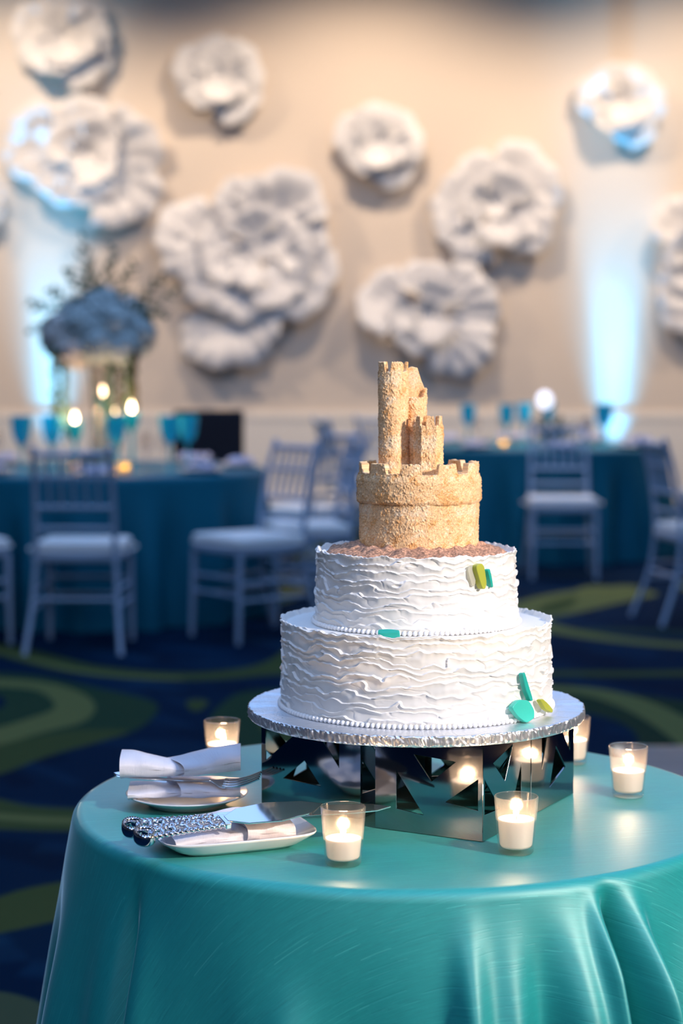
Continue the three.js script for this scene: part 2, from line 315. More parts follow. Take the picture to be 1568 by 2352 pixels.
wallFlower(870, 330, 'small white paper flower alone in the middle of the wall, above the sandcastle', rosette(870, 330, 1.0, -10), 30);
wallFlower(1415, 235, 'small white paper flower at the upper right, topping the right blue light beam', rosette(1415, 235, 0.98, -14), 30);
wallFlower(205, 360, 'big ruffled white paper flower at the left, lit by the left blue light beam', [
  [130, 340, 165, 110, 72, 0, 0.35], [190, 330, 92, 105, 70, 0, 0.3], [235, 360, 12, 142, 56, 0, 0.3, 0.08], [240, 385, -48, 150, 52, 0, 0.3, 0.09], [170, 380, 232, 95, 66, 0.3, 0.4], [215, 380, -95, 95, 66, 0.8, 0.5],
  [215, 345, 40, 75, 66, 1.2, 0.6], [195, 350, 150, 72, 66, 1.4, 0.6], [215, 365, -60, 70, 66, 1.8, 0.7]], 40);
wallFlower(545, 610, 'largest white paper flower, a tall cluster of ruffled petals left of centre', [
  [640, 540, 80, 145, 62, 0, 0.55], [600, 520, 128, 118, 56, 0.1, 0.5], [665, 560, 18, 95, 62, 0.4, 0.4], [645, 600, -42, 140, 54, 0.2, 0.3], [520, 580, 158, 160, 48, 0, 0.3], [480, 560, 110, 90, 56, 0, 0.3],
  [530, 600, 205, 125, 54, 0.6, 0.4], [545, 680, -108, 170, 52, 0, 0.25, 0.09], [560, 670, -70, 130, 48, 0.1, 0.35], [560, 630, -98, 110, 52, 1.2, 0.45], [620, 600, -60, 110, 58, 1.3, 0.5], [620, 570, 10, 95, 62, 1.5, 0.55], [600, 600, 75, 80, 70, 1.0, 0.2],
  [560, 570, 200, 100, 62, 1.5, 0.5], [590, 560, 100, 85, 62, 1.4, 0.6], [640, 600, -10, 78, 62, 2.0, 0.6], [590, 590, 240, 75, 62, 2.1, 0.6]], 42);
wallFlower(1130, 470, 'white paper flower with a narrow tail petal, left of the right light beam', [
  [1160, 450, 45, 125, 62, 0, 0.35], [1160, 480, 0, 105, 60, 0.1, 0.35], [1110, 450, 110, 95, 62, 0, 0.35], [1100, 475, 172, 110, 56, 0, 0.3], [1090, 500, 222, 100, 52, 0.1, 0.3], [1100, 520, -100, 92, 34, 0, 0.25, 0.1], [1180, 500, -55, 90, 56, 0.3, 0.4],
  [1140, 490, -82, 80, 64, 1.3, 0.55], [1140, 465, 60, 75, 64, 1.4, 0.6], [1120, 475, 175, 66, 64, 1.6, 0.6]], 36);
wallFlower(980, 725, 'white paper flower with a wide lower right fan petal, lowest on the wall', [
  [930, 705, 168, 108, 66, 0.1, 0.4], [980, 690, 95, 92, 62, 0, 0.3], [1010, 710, 22, 130, 54, 0, 0.3, 0.08], [1010, 735, -52, 140, 56, 0, 0.25, 0.1], [960, 740, -105, 75, 60, 0.9, 0.5],
  [985, 705, 70, 72, 64, 1.3, 0.6], [985, 725, -75, 66, 66, 1.7, 0.6], [955, 715, 190, 66, 64, 1.5, 0.6]], 38);
wallFlower(1610, 600, 'large white paper flower cut off by the right edge of the picture', [
  [1590, 560, 120, 120, 60, 0, 0.35], [1580, 610, 200, 70, 60, 0.3, 0.4], [1600, 650, -110, 120, 60, 0, 0.3], [1590, 640, 215, 95, 56, 0, 0.35], [1590, 590, 150, 75, 60, 1.2, 0.5], [1630, 600, 0, 120, 60, 0, 0.3]], 38);
wallFlower(-55, 460, 'white paper flower at the left edge of the picture, mostly out of view', [
  [-40, 450, 20, 62, 60, 0, 0.4], [-40, 470, -40, 62, 60, 0.2, 0.4], [-60, 450, 110, 90, 60, 0, 0.35], [-70, 470, 200, 90, 60, 0, 0.35]], 30);

// ---------------------------------------------------------------- chairs
function makeChair(label) {                                 // sitter faces +z
  const t = thing('ballroom_chair', label, 'chair');
  for (const s of [-1, 1]) {
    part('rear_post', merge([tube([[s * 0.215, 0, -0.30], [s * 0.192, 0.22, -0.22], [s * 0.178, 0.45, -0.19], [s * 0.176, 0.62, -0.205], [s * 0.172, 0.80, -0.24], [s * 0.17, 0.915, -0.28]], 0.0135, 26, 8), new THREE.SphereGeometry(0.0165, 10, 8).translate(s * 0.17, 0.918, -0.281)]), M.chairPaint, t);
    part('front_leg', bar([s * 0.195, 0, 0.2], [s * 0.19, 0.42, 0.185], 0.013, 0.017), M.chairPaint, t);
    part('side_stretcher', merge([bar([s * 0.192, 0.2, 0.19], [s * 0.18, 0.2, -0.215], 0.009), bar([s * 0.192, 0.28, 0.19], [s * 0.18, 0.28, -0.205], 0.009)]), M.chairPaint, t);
  }
  part('seat_frame', merge([rbox(0.4, 0.04, 0.4, 0.015, 0, 0.425, 0)]), M.chairPaint, t);
  const cz = (y) => y < 0.62 ? -0.19 - (y - 0.45) * 0.09 : y < 0.8 ? -0.205 - (y - 0.62) * 0.195 : -0.24 - (y - 0.8) * 0.345;
  for (const [y, r] of [[0.895, 0.015], [0.79, 0.010], [0.655, 0.011], [0.56, 0.010]]) part('back_rail', bar([-0.173, y, cz(y)], [0.173, y, cz(y)], r), M.chairPaint, t);
  for (let k = -2; k <= 2; k++) part('spindle', bar([k * 0.055, 0.655, cz(0.655)], [k * 0.055, 0.895, cz(0.895)], 0.0075, 0.0075, 8), M.chairPaint, t);
  part('front_stretcher', merge([bar([-0.192, 0.22, 0.19], [0.192, 0.22, 0.19], 0.009), bar([-0.191, 0.3, 0.188], [0.191, 0.3, 0.188], 0.009)]), M.chairPaint, t);
  part('rear_stretcher', bar([-0.18, 0.24, -0.21], [0.18, 0.24, -0.21], 0.009), M.chairPaint, t);
  const c = part('cushion', rbox(0.405, 0.05, 0.39, 0.022, 0, 0.47, 0.005), M.cushion, t, 'white padded seat cushion');
  part('piping', tube([[-0.195, 0.455, -0.18], [0.195, 0.455, -0.18], [0.195, 0.455, 0.195], [-0.195, 0.455, 0.195]], 0.005, 60, 6, true), M.cushion, c);
  return t;
}
const TL = [-1.3, -9.85], TR = [1.36, -12.95];
const facing = (x, z, T) => Math.atan2(T[0] - x, T[1] - z);
let chair0;
function chair(x, z, turn, label) {
  if (!chair0) { chair0 = makeChair(label); chair0.position.set(x, 0, z); chair0.rotation.y = turn; tag(chair0, null, null, 'white ballroom chairs round the banquet tables'); } else copy(chair0, [x, 0, z], turn, label);
}
chair(-1.19, -8.5, Math.PI - 0.03, 'white ballroom chair before the left banquet table, its back straight to the camera');
chair(-0.44, -8.8, facing(-0.44, -8.8, TL) + 0.22, 'white ballroom chair turned half left, right front of the left banquet table');
chair(-1.80, -8.62, facing(-1.80, -8.62, TL) - 0.1, 'white ballroom chair at the left picture edge, only seat and leg in view');
chair(-0.18, -9.46, facing(-0.18, -9.46, TL) + 0.12, 'white ballroom chair seen from the side, just left of the sandcastle');
chair(-0.22, -10.6, facing(-0.22, -10.6, TL), 'white ballroom chair at the far right side of the left banquet table');
chair(0.12, -13.35, facing(0.12, -13.35, TR), 'far white ballroom chair left of the right banquet table, nearest the left table');
chair(0.42, -14.0, facing(0.42, -14.0, TR), 'far white ballroom chair partly hidden by the sandcastle tower');
chair(1.36, -11.42, Math.PI + 0.02, 'white ballroom chair before the right banquet table, its back straight to the camera');
chair(1.84, -9.4, Math.PI / 2 - 0.2, 'white ballroom chair at the right picture edge, facing right, nearest the camera there');
chair(2.52, -12.2, facing(2.52, -12.2, TR), 'white ballroom chair at the right end of the right banquet table');
{
  const x = -0.82, z = -11.35, t = thing('black_chair', 'dark navy solid-backed chair standing behind the left banquet table', 'chair', [x, 0, z], facing(x, z, TL) + 0.35);
  const cloth = mat({ color: rgb(0.006, 0.008, 0.018), roughness: 0.9 });
  part('backrest', rbox(0.44, 0.52, 0.06, 0.025, 0, 0.76, -0.24), cloth, t);
  part('seat', rbox(0.46, 0.09, 0.46, 0.03, 0, 0.44, 0), cloth, t);
  for (const [a, b] of [[-1, -1], [1, -1], [-1, 1], [1, 1]]) part('leg', bar([a * 0.2, 0, b * 0.2], [a * 0.19, 0.41, b * 0.19], 0.014), M.black, t);
}

// ---------------------------------------------------------------- banquet tables
const silk = canvasTex(1024, 1024, (g, W) => {               // plain-weave dupioni: fine threads and a few thick slubs, all along x
  g.fillStyle = 'rgb(6,152,150)'; g.fillRect(0, 0, W, W);
  for (let y = 0; y < W; y++) { const k = rr(-1, 1); g.fillStyle = k > 0 ? `rgba(150,220,215,${0.05 * k})` : `rgba(0,70,80,${-0.07 * k})`; g.fillRect(0, y, W, 1); }
  for (let k = 0; k < 9000; k++) { g.fillStyle = rnd() < 0.5 ? 'rgba(170,230,222,0.10)' : 'rgba(0,60,70,0.10)'; g.fillRect(rr(0, W), rr(0, W), rr(8, 60), 1); }
  for (let k = 0; k < 150; k++) { const x = rr(0, W), y = rr(0, W), l = rr(30, 150); g.strokeStyle = `rgba(165,235,222,${rr(0.12, 0.42)})`; g.lineWidth = rr(0.8, 2.0); g.beginPath(); g.moveTo(x, y); g.lineTo(x + l * 0.5, y + rr(-1.2, 1.2)); g.lineTo(x + l, y); g.stroke(); }
});
silk.repeat.set(2.4, 2.4);
const silkBump = canvasTex(1024, 1024, (g, W) => {
  g.fillStyle = '#777'; g.fillRect(0, 0, W, W);
  for (let y = 0; y < W; y++) { const k = Math.floor(rr(90, 150)); g.fillStyle = `rgba(${k},${k},${k},0.22)`; g.fillRect(0, y, W, 1); }
  for (let k = 0; k < 220; k++) { const x = rr(0, W), y = rr(0, W), l = rr(30, 170); g.strokeStyle = `rgba(255,255,255,${rr(0.2, 0.7)})`; g.lineWidth = rr(1, 2.6); g.beginPath(); g.moveTo(x, y); g.lineTo(x + l, y + rr(-1.5, 1.5)); g.stroke(); }
}, { srgb: false });
silkBump.repeat.set(2.4, 2.4);
M.silk = mat({ map: silk, bumpMap: silkBump, bumpScale: 0.0004, roughness: 0.52, ior: 1.9, specularColor: rgb(0.7, 1, 0.95), clearcoat: 0.5, clearcoatRoughness: 0.5, sheen: 2, sheenColor: rgb(0.82, 1, 0.97), sheenRoughness: 0.4, side: THREE.DoubleSide });
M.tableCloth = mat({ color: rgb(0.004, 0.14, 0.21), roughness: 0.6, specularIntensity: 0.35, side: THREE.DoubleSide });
M.wood = mat({ color: rgb(0.3, 0.2, 0.12), roughness: 0.6 });
// a round cloth: flat top, soft shoulder, folds that open towards the floor. uv is the flat cloth in metres.
function clothGeo(R, H, N, rings, flare, fold) {
  const prof = [];
  for (let k = 0; k <= 10; k++) prof.push([R * 0.965 * k / 10, 0, R * 0.965 * k / 10]);
  const c = R * 0.035;
  for (let k = 1; k <= 6; k++) { const a = k / 6 * 80 * RAD; prof.push([R * 0.965 + c * Math.sin(a), -c * (1 - Math.cos(a)), R * 0.965 + c * a]); }
  const [r0, y0, s0] = prof[prof.length - 1];
  for (let k = 1; k <= rings; k++) { const d = Math.pow(k / rings, 1.35) * (H + y0 - 0.004); prof.push([r0 + flare * d, y0 - d, s0 + d]); }
  return grid(N, prof.length - 1, (u, v, i, j) => {
    const th = (u - 0.5) * 2 * Math.PI, [r, y, s] = prof[j], d = Math.max(0, -y), rad = r + (j > 10 ? fold(th, d) : 0);
    return [rad * Math.sin(th), H + y, rad * Math.cos(th), s * Math.sin(th - 0.27), s * Math.cos(th - 0.27)];
  }, true);
}
function banquetTable(T, where) {
  const t = thing('banquet_table', 'round folding banquet table hidden under the teal cloth on the ' + where, 'table', [T[0], 0, T[1]]);
  part('tabletop', new THREE.CylinderGeometry(0.88, 0.88, 0.028, 48).translate(0, 0.728, 0), M.wood, t);
  for (let k = 0; k < 4; k++) { const a = k * 1.571 + 0.785; part('leg', bar([0.5 * Math.cos(a), 0, 0.5 * Math.sin(a)], [0.48 * Math.cos(a), 0.715, 0.48 * Math.sin(a)], 0.016), M.black, t); }
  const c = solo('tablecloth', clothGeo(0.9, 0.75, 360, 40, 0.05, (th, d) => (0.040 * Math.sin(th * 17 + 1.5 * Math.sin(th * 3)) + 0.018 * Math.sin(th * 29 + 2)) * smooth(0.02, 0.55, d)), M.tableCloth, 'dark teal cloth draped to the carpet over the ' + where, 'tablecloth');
  c.position.set(T[0], 0, T[1]);
}
banquetTable(TL, 'left banquet table'); banquetTable(TR, 'right banquet table');

// glasses, plates, napkins, tea lights on the banquet tables
const goblet = (() => { const t = thing('goblet', '', 'goblet'); part('bowl', lathe([[0.004, 0.115], [0.02, 0.122], [0.034, 0.145], [0.041, 0.185], [0.044, 0.235], [0.0425, 0.235], [0.039, 0.186], [0.032, 0.148], [0.018, 0.127], [0, 0.122]], 28), M.tealGlass, t); part('stem', lathe([[0.036, 0], [0.036, 0.003], [0.012, 0.008], [0.0055, 0.02], [0.005, 0.1], [0.01, 0.117], [0, 0.12]], 20), M.tealGlass, t); scene.remove(t); used.goblet = undefined; return t; })();
const wine = (() => { const t = thing('wine_glass', '', 'wine glass'); part('bowl', lathe([[0.004, 0.09], [0.024, 0.1], [0.036, 0.13], [0.036, 0.165], [0.03, 0.205], [0.029, 0.205], [0.034, 0.165], [0.034, 0.132], [0.022, 0.104], [0, 0.096]], 28), M.glass, t); part('stem', lathe([[0.034, 0], [0.034, 0.003], [0.01, 0.007], [0.0045, 0.018], [0.0045, 0.08], [0.008, 0.092], [0, 0.095]], 20), M.glass, t); scene.remove(t); used.wine_glass = undefined; return t; })();
const dish = (() => { const t = thing('dinner_plate', '', 'plate'); part('plate', lathe([[0, 0.004], [0.075, 0.004], [0.085, 0.01], [0.125, 0.019], [0.127, 0.021], [0.122, 0.022], [0.084, 0.014], [0.07, 0.009], [0, 0.008]], 40), M.porcelain, t); scene.remove(t); used.dinner_plate = undefined; return t; })();
const linen = mat({ color: rgb(0.55, 0.56, 0.74), roughness: 0.6, sheen: 0.3 });
const fan = (() => { const t = thing('folded_napkin', '', 'napkin'); part('fold', grid(40, 10, (u, v) => { const a = (u - 0.5) * 2.4, r = 0.03 + v * 0.1; return [r * Math.sin(a), 0.012 + 0.035 * Math.sin(v * 2.6) * (0.6 + 0.4 * Math.cos(u * 32)), r * Math.cos(a) - 0.07]; }), mat({ color: rgb(0.55, 0.56, 0.74), roughness: 0.6, sheen: 0.3, side: THREE.DoubleSide }), t); part('knot', new THREE.SphereGeometry(0.024, 14, 10).scale(1, 0.7, 1).translate(0, 0.024, -0.06), linen, t); scene.remove(t); used.folded_napkin = undefined; return t; })();
const ord = ['leftmost', 'second from the left', 'third from the left', 'fourth from the left', 'fifth from the left', 'sixth from the left', 'seventh from the left', 'eighth from the left'];
function row(proto, spots, y, words, T, group, scaled) {
  spots.sort((a, b) => a[0] / -a[1] - b[0] / -b[1]);
  spots.forEach(([x, z, turn = 0], i) => copy(proto, [x, y, z], turn, words + ', ' + ord[i], group, scaled));
}
const ring = (T, n, r, a0) => Array.from({ length: n }, (_, k) => { const a = a0 + k * 2 * Math.PI / n; return [T[0] + r * Math.sin(a), T[1] + r * Math.cos(a), a + Math.PI]; });
const TT = 0.751;
for (const [T, w, gob] of [[TL, 'left', [[-1.62, -9.4], [-1.49, -9.55], [-1.14, -9.38], [-0.88, -9.5], [-0.80, -9.66], [-1.9, -9.7], [-1.35, -10.45]]], [TR, 'right', [[0.87, -12.75], [1.12, -12.6], [1.29, -13.1], [1.76, -12.5], [1.81, -12.75], [1.5, -13.5]]]]) {
  row(dish, ring(T, 8, 0.75, 0.12), TT, 'white dinner plate laid on the ' + w + ' banquet table', T, 'dinner plates on the ' + w + ' table');
  row(fan, ring(T, 8, 0.75, 0.12), TT + 0.01, 'lavender napkin on a plate of the ' + w + ' banquet table', T, 'folded napkins on the ' + w + ' table');
  row(goblet, gob, TT, 'teal glass goblet on the ' + w + ' banquet table', T, 'teal goblets on the ' + w + ' table', 1.22);
  row(wine, gob.map(([x, z]) => { const a = Math.atan2(T[0] - x, T[1] - z) + 0.7; return [x + 0.12 * Math.sin(a), z + 0.12 * Math.cos(a)]; }), TT, 'clear wine glass on the ' + w + ' banquet table', T, 'wine glasses on the ' + w + ' table');
}

// flames: a glowing mesh and a light of its own
function flameGeo(h) { return lathe([[0, 0], [0.16 * h, 0.1 * h], [0.22 * h, 0.28 * h], [0.15 * h, 0.58 * h], [0.05 * h, 0.85 * h], [0, h]], 16); }
function candleLight(x, y, z, I = LIGHT.candle) { const l = new THREE.PointLight(new THREE.Color().setRGB(...LIGHT.candleColor), I, 0, 2); l.position.set(x, y, z); l.castShadow = true; l.shadow.radius = 0.3; l.name = 'candle_light'; scene.add(l); }
const smallFlame = mat({ color: rgb(0, 0, 0), emissive: rgb(1, 0.72, 0.34), emissiveIntensity: 16, name: 'flame' });
// tea lights in little amber cups
const amber = mat({ color: rgb(0.95, 0.82, 0.5), transmission: 0.75, thickness: 0, roughness: 0.3, side: THREE.DoubleSide });
[[-1.34, -9.3, 'left banquet table, leftmost'], [-1.127, -9.28, 'left banquet table, middle of three'], [-1.09, -9.36, 'left banquet table, rightmost of three'], [1.09, -12.45, 'right table, left of its centrepiece']].forEach(([x, z, w]) => {
  const t = thing('tea_light', 'tiny tea light in an amber cup on the ' + w, 'candle', [x, TT, z]);
  part('cup', lathe([[0, 0.002], [0.02, 0.002], [0.026, 0.05], [0.0248, 0.05], [0.019, 0.004], [0, 0.004]], 24), amber, t);
  part('wax', lathe([[0, 0.005], [0.017, 0.005], [0.019, 0.02], [0, 0.02]], 20), M.wax, t);
  part('flame', flameGeo(0.022).translate(0, 0.022, 0), smallFlame, t); candleLight(x, TT + 0.03, z, 0.02);
});
// tall candle holders with a floating candle, round the left centrepiece
[[-1.378, -9.6, 0.27, 'left of the vase'], [-1.078, -9.55, 0.325, 'right of the vase'], [-1.31, -10.2, 0.40, 'behind the vase, upper'], [-1.24, -10.25, 0.30, 'behind the vase, lower']].forEach(([x, z, h, w]) => {
  const t = thing('candle_holder', 'tall teal candle holder with burning candle on the left table, ' + w, 'candle holder', [x, TT, z]);
  part('stem', lathe([[0, 0], [0.04, 0], [0.038, 0.005], [0.012, 0.014], [0.008, h * 0.5], [0.012, h - 0.12], [0.035, h - 0.085], [0.04, h - 0.02], [0.038, h - 0.02], [0.032, h - 0.08], [0, h - 0.09]], 24), M.tealGlass, t);
  part('candle', lathe([[0, h - 0.085], [0.03, h - 0.08], [0.035, h - 0.03], [0.033, h - 0.02], [0, h - 0.022]], 24), M.wax, t);
  part('flame', flameGeo(0.06).translate(0, h - 0.022, 0), M.flame, t); candleLight(x, TT + h + 0.008, z, 0.22);
});
// glass globe lamp on low greenery, right table
{
  const [x, z] = [1.41, -12.9];
  const t = thing('globe_lamp', 'bright white glowing globe lamp above the greenery on the right banquet table', 'lamp', [x, TT, z]);
  part('stand', lathe([[0, 0], [0.05, 0], [0.045, 0.008], [0.01, 0.02], [0.01, 0.22], [0.03, 0.25], [0, 0.255]], 24), M.chrome, t);
  part('globe_lamp_glass', new THREE.SphereGeometry(0.055, 28, 20).scale(1, 1.15, 1).translate(0, 0.31, 0), mat({ color: rgb(0.8, 0.8, 0.8), emissive: rgb(0.85, 0.85, 1), emissiveIntensity: 1.6, name: 'globe lamp' }), t);
  const l = new THREE.PointLight(new THREE.Color().setRGB(0.85, 0.85, 1), 0.12, 0, 2); l.position.set(x, TT + 0.31, z); l.castShadow = true; l.name = 'globe_light'; scene.add(l);
}
// leaves and flowers
function leafGeo(L, W, bend) { return grid(6, 8, (u, v) => { const w = W * Math.sin(Math.PI * Math.pow(v, 0.8)) * (1 - 0.15 * v), a = (u - 0.5) * 2; return [a * w * 0.5, L * v, bend * v * v + 0.08 * W * (a * a)]; }); }
function orient(g, dir, pos, roll = 0) { g.rotateY(roll); g.applyQuaternion(new THREE.Quaternion().setFromUnitVectors(V(0, 1, 0), V(...dir).normalize())); return g.translate(...pos); }
{
  const [x, z] = [1.45, -12.75], t = thing('greenery_centrepiece', 'low bunch of grey green leaves round the globe lamp on the right banquet table', 'plant', [x, TT, z]);
  part('pot', lathe([[0, 0], [0.06, 0], [0.075, 0.06], [0.07, 0.06], [0, 0.05]], 24), M.porcelain, t);
  for (let k = 0; k < 34; k++) { const a = rr(0, 6.28), e = rr(0.05, 1.2); part('leaf', orient(leafGeo(rr(0.1, 0.17), 0.05, 0.03), [Math.cos(a) * Math.cos(e), Math.sin(e), Math.sin(a) * Math.cos(e)], [0.03 * Math.cos(a), 0.06, 0.03 * Math.sin(a)], rr(0, 6)), M.green, t); }
}
{
  const cx = -1.27, cz = TL[1], t = thing('tall_vase', 'tall clear glass cylinder vase in the middle of the left banquet table', 'vase', [cx, TT, cz]);
  part('cylinder', lathe([[0, 0.003], [0.06, 0.003], [0.062, 0.62], [0.058, 0.62], [0.056, 0.02], [0, 0.02]], 36), M.glass, t);
  part('water', lathe([[0, 0.021], [0.0555, 0.021], [0.0555, 0.3], [0, 0.3]], 32), mat({ color: rgb(0.86, 0.93, 0.92), transmission: 0.85, thickness: 0, roughness: 0.25 }), t);
  const f = thing('flower_arrangement', 'blue grey hydrangea arrangement with trailing strands, on top of the tall vase', 'flowers', [cx, TT + 0.6, cz]);
  const stems = []; for (let k = 0; k < 7; k++) { const a = k * 0.9; stems.push(bar([0.03 * Math.cos(a), -0.4, 0.03 * Math.sin(a)], [0.09 * Math.cos(a), 0.1, 0.09 * Math.sin(a)], 0.004)); }
  part('stem', merge(stems), M.green, f);
  const floret = merge([0, 1, 2, 3].map((k) => leafGeo(0.016, 0.016, 0.004).rotateX(1.1).rotateY(k * Math.PI / 2)));
  const heads = [[-0.2, 0.10, 0.06, 0.105], [-0.07, 0.14, 0.1, 0.115], [0.07, 0.16, 0.08, 0.115], [0.18, 0.10, 0.04, 0.10], [-0.13, 0.02, 0.12, 0.09], [0.0, 0.24, 0.0, 0.11], [0.12, 0.03, 0.12, 0.09], [-0.12, 0.2, -0.06, 0.1], [0.14, 0.2, -0.06, 0.1], [0, 0.05, 0.15, 0.09], [0, 0.1, -0.15, 0.11]];
  heads.forEach(([x, y, z, r], h) => {
    const petalMat = h % 4 === 0 ? M.paleFlower : M.hydrangea, core = part('hydrangea_head', new THREE.IcosahedronGeometry(r * 0.86, 3).translate(x, y, z), petalMat, f);
    const list = [];
    for (let k = 0; k < 130; k++) { const yy = 1 - 2 * (k + 0.5) / 130, q = Math.sqrt(1 - yy * yy), a = k * 2.39996 + h, d = V(q * Math.cos(a), yy, q * Math.sin(a)); list.push(orient(floret.clone().scale(2, 2, 2), d.toArray(), [x + d.x * r * (0.8 + 0.35 * hash(k, h)), y + d.y * r * (0.8 + 0.35 * hash(k, h)), z + d.z * r * (0.8 + 0.35 * hash(k, h))], a)); }
    const fl = part('florets', merge(list), petalMat, core); fl.userData.kind = 'stuff';
  });
  for (const [sx, len, m] of [[-0.22, 0.42, M.green], [-0.17, 0.46, M.green], [0.06, 0.42, M.green], [0.11, 0.50, M.olive], [0.16, 0.40, M.green], [0.19, 0.34, M.olive]]) {
    const list = [tube([[sx * 0.8, 0.1, 0.12], [sx, 0.05, 0.17], [sx * 1.02, -len * 0.5, 0.17], [sx, -len, 0.165]], 0.006, 20, 6)];
    for (let k = 0; k < 34; k++) { const y = 0.02 - k / 34 * len; list.push(new THREE.IcosahedronGeometry(rr(0.010, 0.019), 1).translate(sx + rr(-0.012, 0.012), y, 0.17 + rr(-0.012, 0.012))); }
    part('trailing_strand', merge(list), m, f);
  }
  for (const [dx, dy, L] of [[-1, 0.35, 0.42], [-1, -0.02, 0.4], [-0.5, 0.9, 0.36], [-0.15, 1, 0.5], [0.12, 1, 0.46], [0.45, 0.9, 0.4], [1, 0.45, 0.46], [1, 0.2, 0.38], [0.8, 0.65, 0.44], [-0.3, 1, 0.42], [-0.8, 0.6, 0.36]]) {
    const n = Math.hypot(dx, dy), d = [dx / n, dy / n, rr(-0.25, 0.35)], list = [bar([0, 0.14, 0], [d[0] * L, 0.14 + d[1] * L, d[2] * L], 0.003, 0.002, 6)];
    for (let k = 3; k < 16; k++) { const s = k / 16 * L, sd = k % 2 ? 1 : -1; list.push(orient(leafGeo(0.095 * (1.15 - k / 22), 0.034, 0.012), [d[0] + sd * -d[1] * 0.8, d[1] + sd * d[0] * 0.8, d[2] + rr(-0.4, 0.4)], [d[0] * s, 0.14 + d[1] * s, d[2] * s], rr(0, 6))); }
    part('sprig', merge(list), M.green, f);
  }
}

// ---------------------------------------------------------------- the cake table
const CT = [0.078, -2.345], TH = 0.72, R0 = 0.42;
{
  const t = thing('cake_table', 'small round cocktail table hidden under the satin cloth of the cake', 'table', [CT[0], 0, CT[1]]);
  part('tabletop', new THREE.CylinderGeometry(R0 - 0.02, R0 - 0.02, 0.03, 48).translate(0, TH - 0.019, 0), M.wood, t);
  part('pedestal', new THREE.CylinderGeometry(0.035, 0.035, TH - 0.06, 20).translate(0, TH / 2 - 0.01, 0), M.black, t);
  part('base', lathe([[0, 0], [0.26, 0], [0.26, 0.012], [0.06, 0.03], [0, 0.035]], 32), M.black, t);
  // folds by bearing from the camera side, in degrees: [centre, width, height, drop where it starts, drop where it is full]
  const folds = [[7.6, 1.9, 0.022, 0.0, 0.16], [13.5, 2.6, 0.020, 0.01, 0.2], [18, 2.4, -0.016, 0.02, 0.22], [23.5, 3.0, 0.026, 0.0, 0.16], [27.4, 1.1, 0.024, 0.0, 0.1], [30.2, 1.25, -0.034, -0.006, 0.11], [34.2, 1.7, 0.040, -0.004, 0.14], [40, 2.8, -0.014, 0.03, 0.3],
    [-17.5, 2.6, 0.016, 0.08, 0.3], [-8, 6, -0.012, 0.02, 0.25], [-28, 6, -0.009, 0.03, 0.3], [-47, 1.3, -0.011, 0.0, 0.12], [-43.5, 2.6, 0.005, 0.0, 0.2], [-52, 2.6, 0.004, 0.02, 0.2], [-66, 4, 0.005, 0.05, 0.3], [-80, 5, -0.02, 0.05, 0.3], [50, 3.5, 0.03, 0.02, 0.25], [60, 4, -0.02, 0.02, 0.25], [72, 4, 0.035, 0.02, 0.3], [88, 5, -0.02, 0.02, 0.3]];
  const fold = (th, d) => {
    const a = th / RAD; let s = 0;
    for (const [c, w, h, d0, d1] of folds) { const q = (a - c) / w; if (Math.abs(q) < 4) s += 1.55 * h * Math.exp(-q * q / 1.6) * smooth(d0, d1, d) * (1 + 0.9 * Math.max(0, d - d1)); }
    if (Math.abs(a) > 95) s += 0.03 * Math.sin(th * 15) * smooth(0.02, 0.3, d) * smooth(95, 110, Math.abs(a));
    return s + 0.004 * noise(a * 0.09, d * 5, 3) * smooth(0.01, 0.2, d);
  };
  const c = solo('satin_tablecloth', clothGeo(R0, TH, 1100, 90, 0.2, fold), M.silk, 'bright teal slubbed satin cloth draped in folds over the cake table', 'tablecloth');
  c.position.set(CT[0], 0, CT[1]);
}

// mirrored risers with triangular cut-outs
const RISER = { s: 0.142, h: 0.118, turn: -28.7 * RAD };
function riserPanel(w, h, holes) {
  const s = new THREE.Shape([[0, 0], [w, 0], [w, h], [0, h]].map(([x, y]) => new THREE.Vector2(x, y)));
  for (const tri of holes) s.holes.push(new THREE.Path(tri.map(([x, y]) => new THREE.Vector2(x * w, y * h))));
  return new THREE.ExtrudeGeometry(s, { depth: 0.0016, bevelEnabled: true, bevelThickness: 0.0003, bevelSize: 0.0003, bevelSegments: 1 }).translate(-w / 2, 0, -0.0019);
}
const pat = {
  a: [[[0.04, 0.5], [0.04, 0.83], [0.34, 0.81]], [[0.53, 0.93], [0.79, 0.93], [0.79, 0.51]], [[0.22, 0.33], [0.61, 0.29], [0.44, 0.55]]],
  b: [[[0.36, 0.80], [0.76, 0.77], [0.53, 0.54]], [[0.20, 0.62], [0.20, 0.22], [0.46, 0.19]], [[0.66, 0.35], [0.96, 0.30], [0.96, 0.62]]],
  c: [[[0.2, 0.74], [0.62, 0.85], [0.45, 0.5]], [[0.03, 0.62], [0.03, 0.26], [0.36, 0.24]], [[0.62, 0.24], [0.8, 0.24], [0.8, 0.62]]],
  d: [[[0.22, 0.95], [0.42, 0.93], [0.24, 0.42]], [[0.62, 0.88], [0.9, 0.93], [0.9, 0.5]], [[0.42, 0.2], [0.8, 0.34], [0.56, 0.62]]],
};
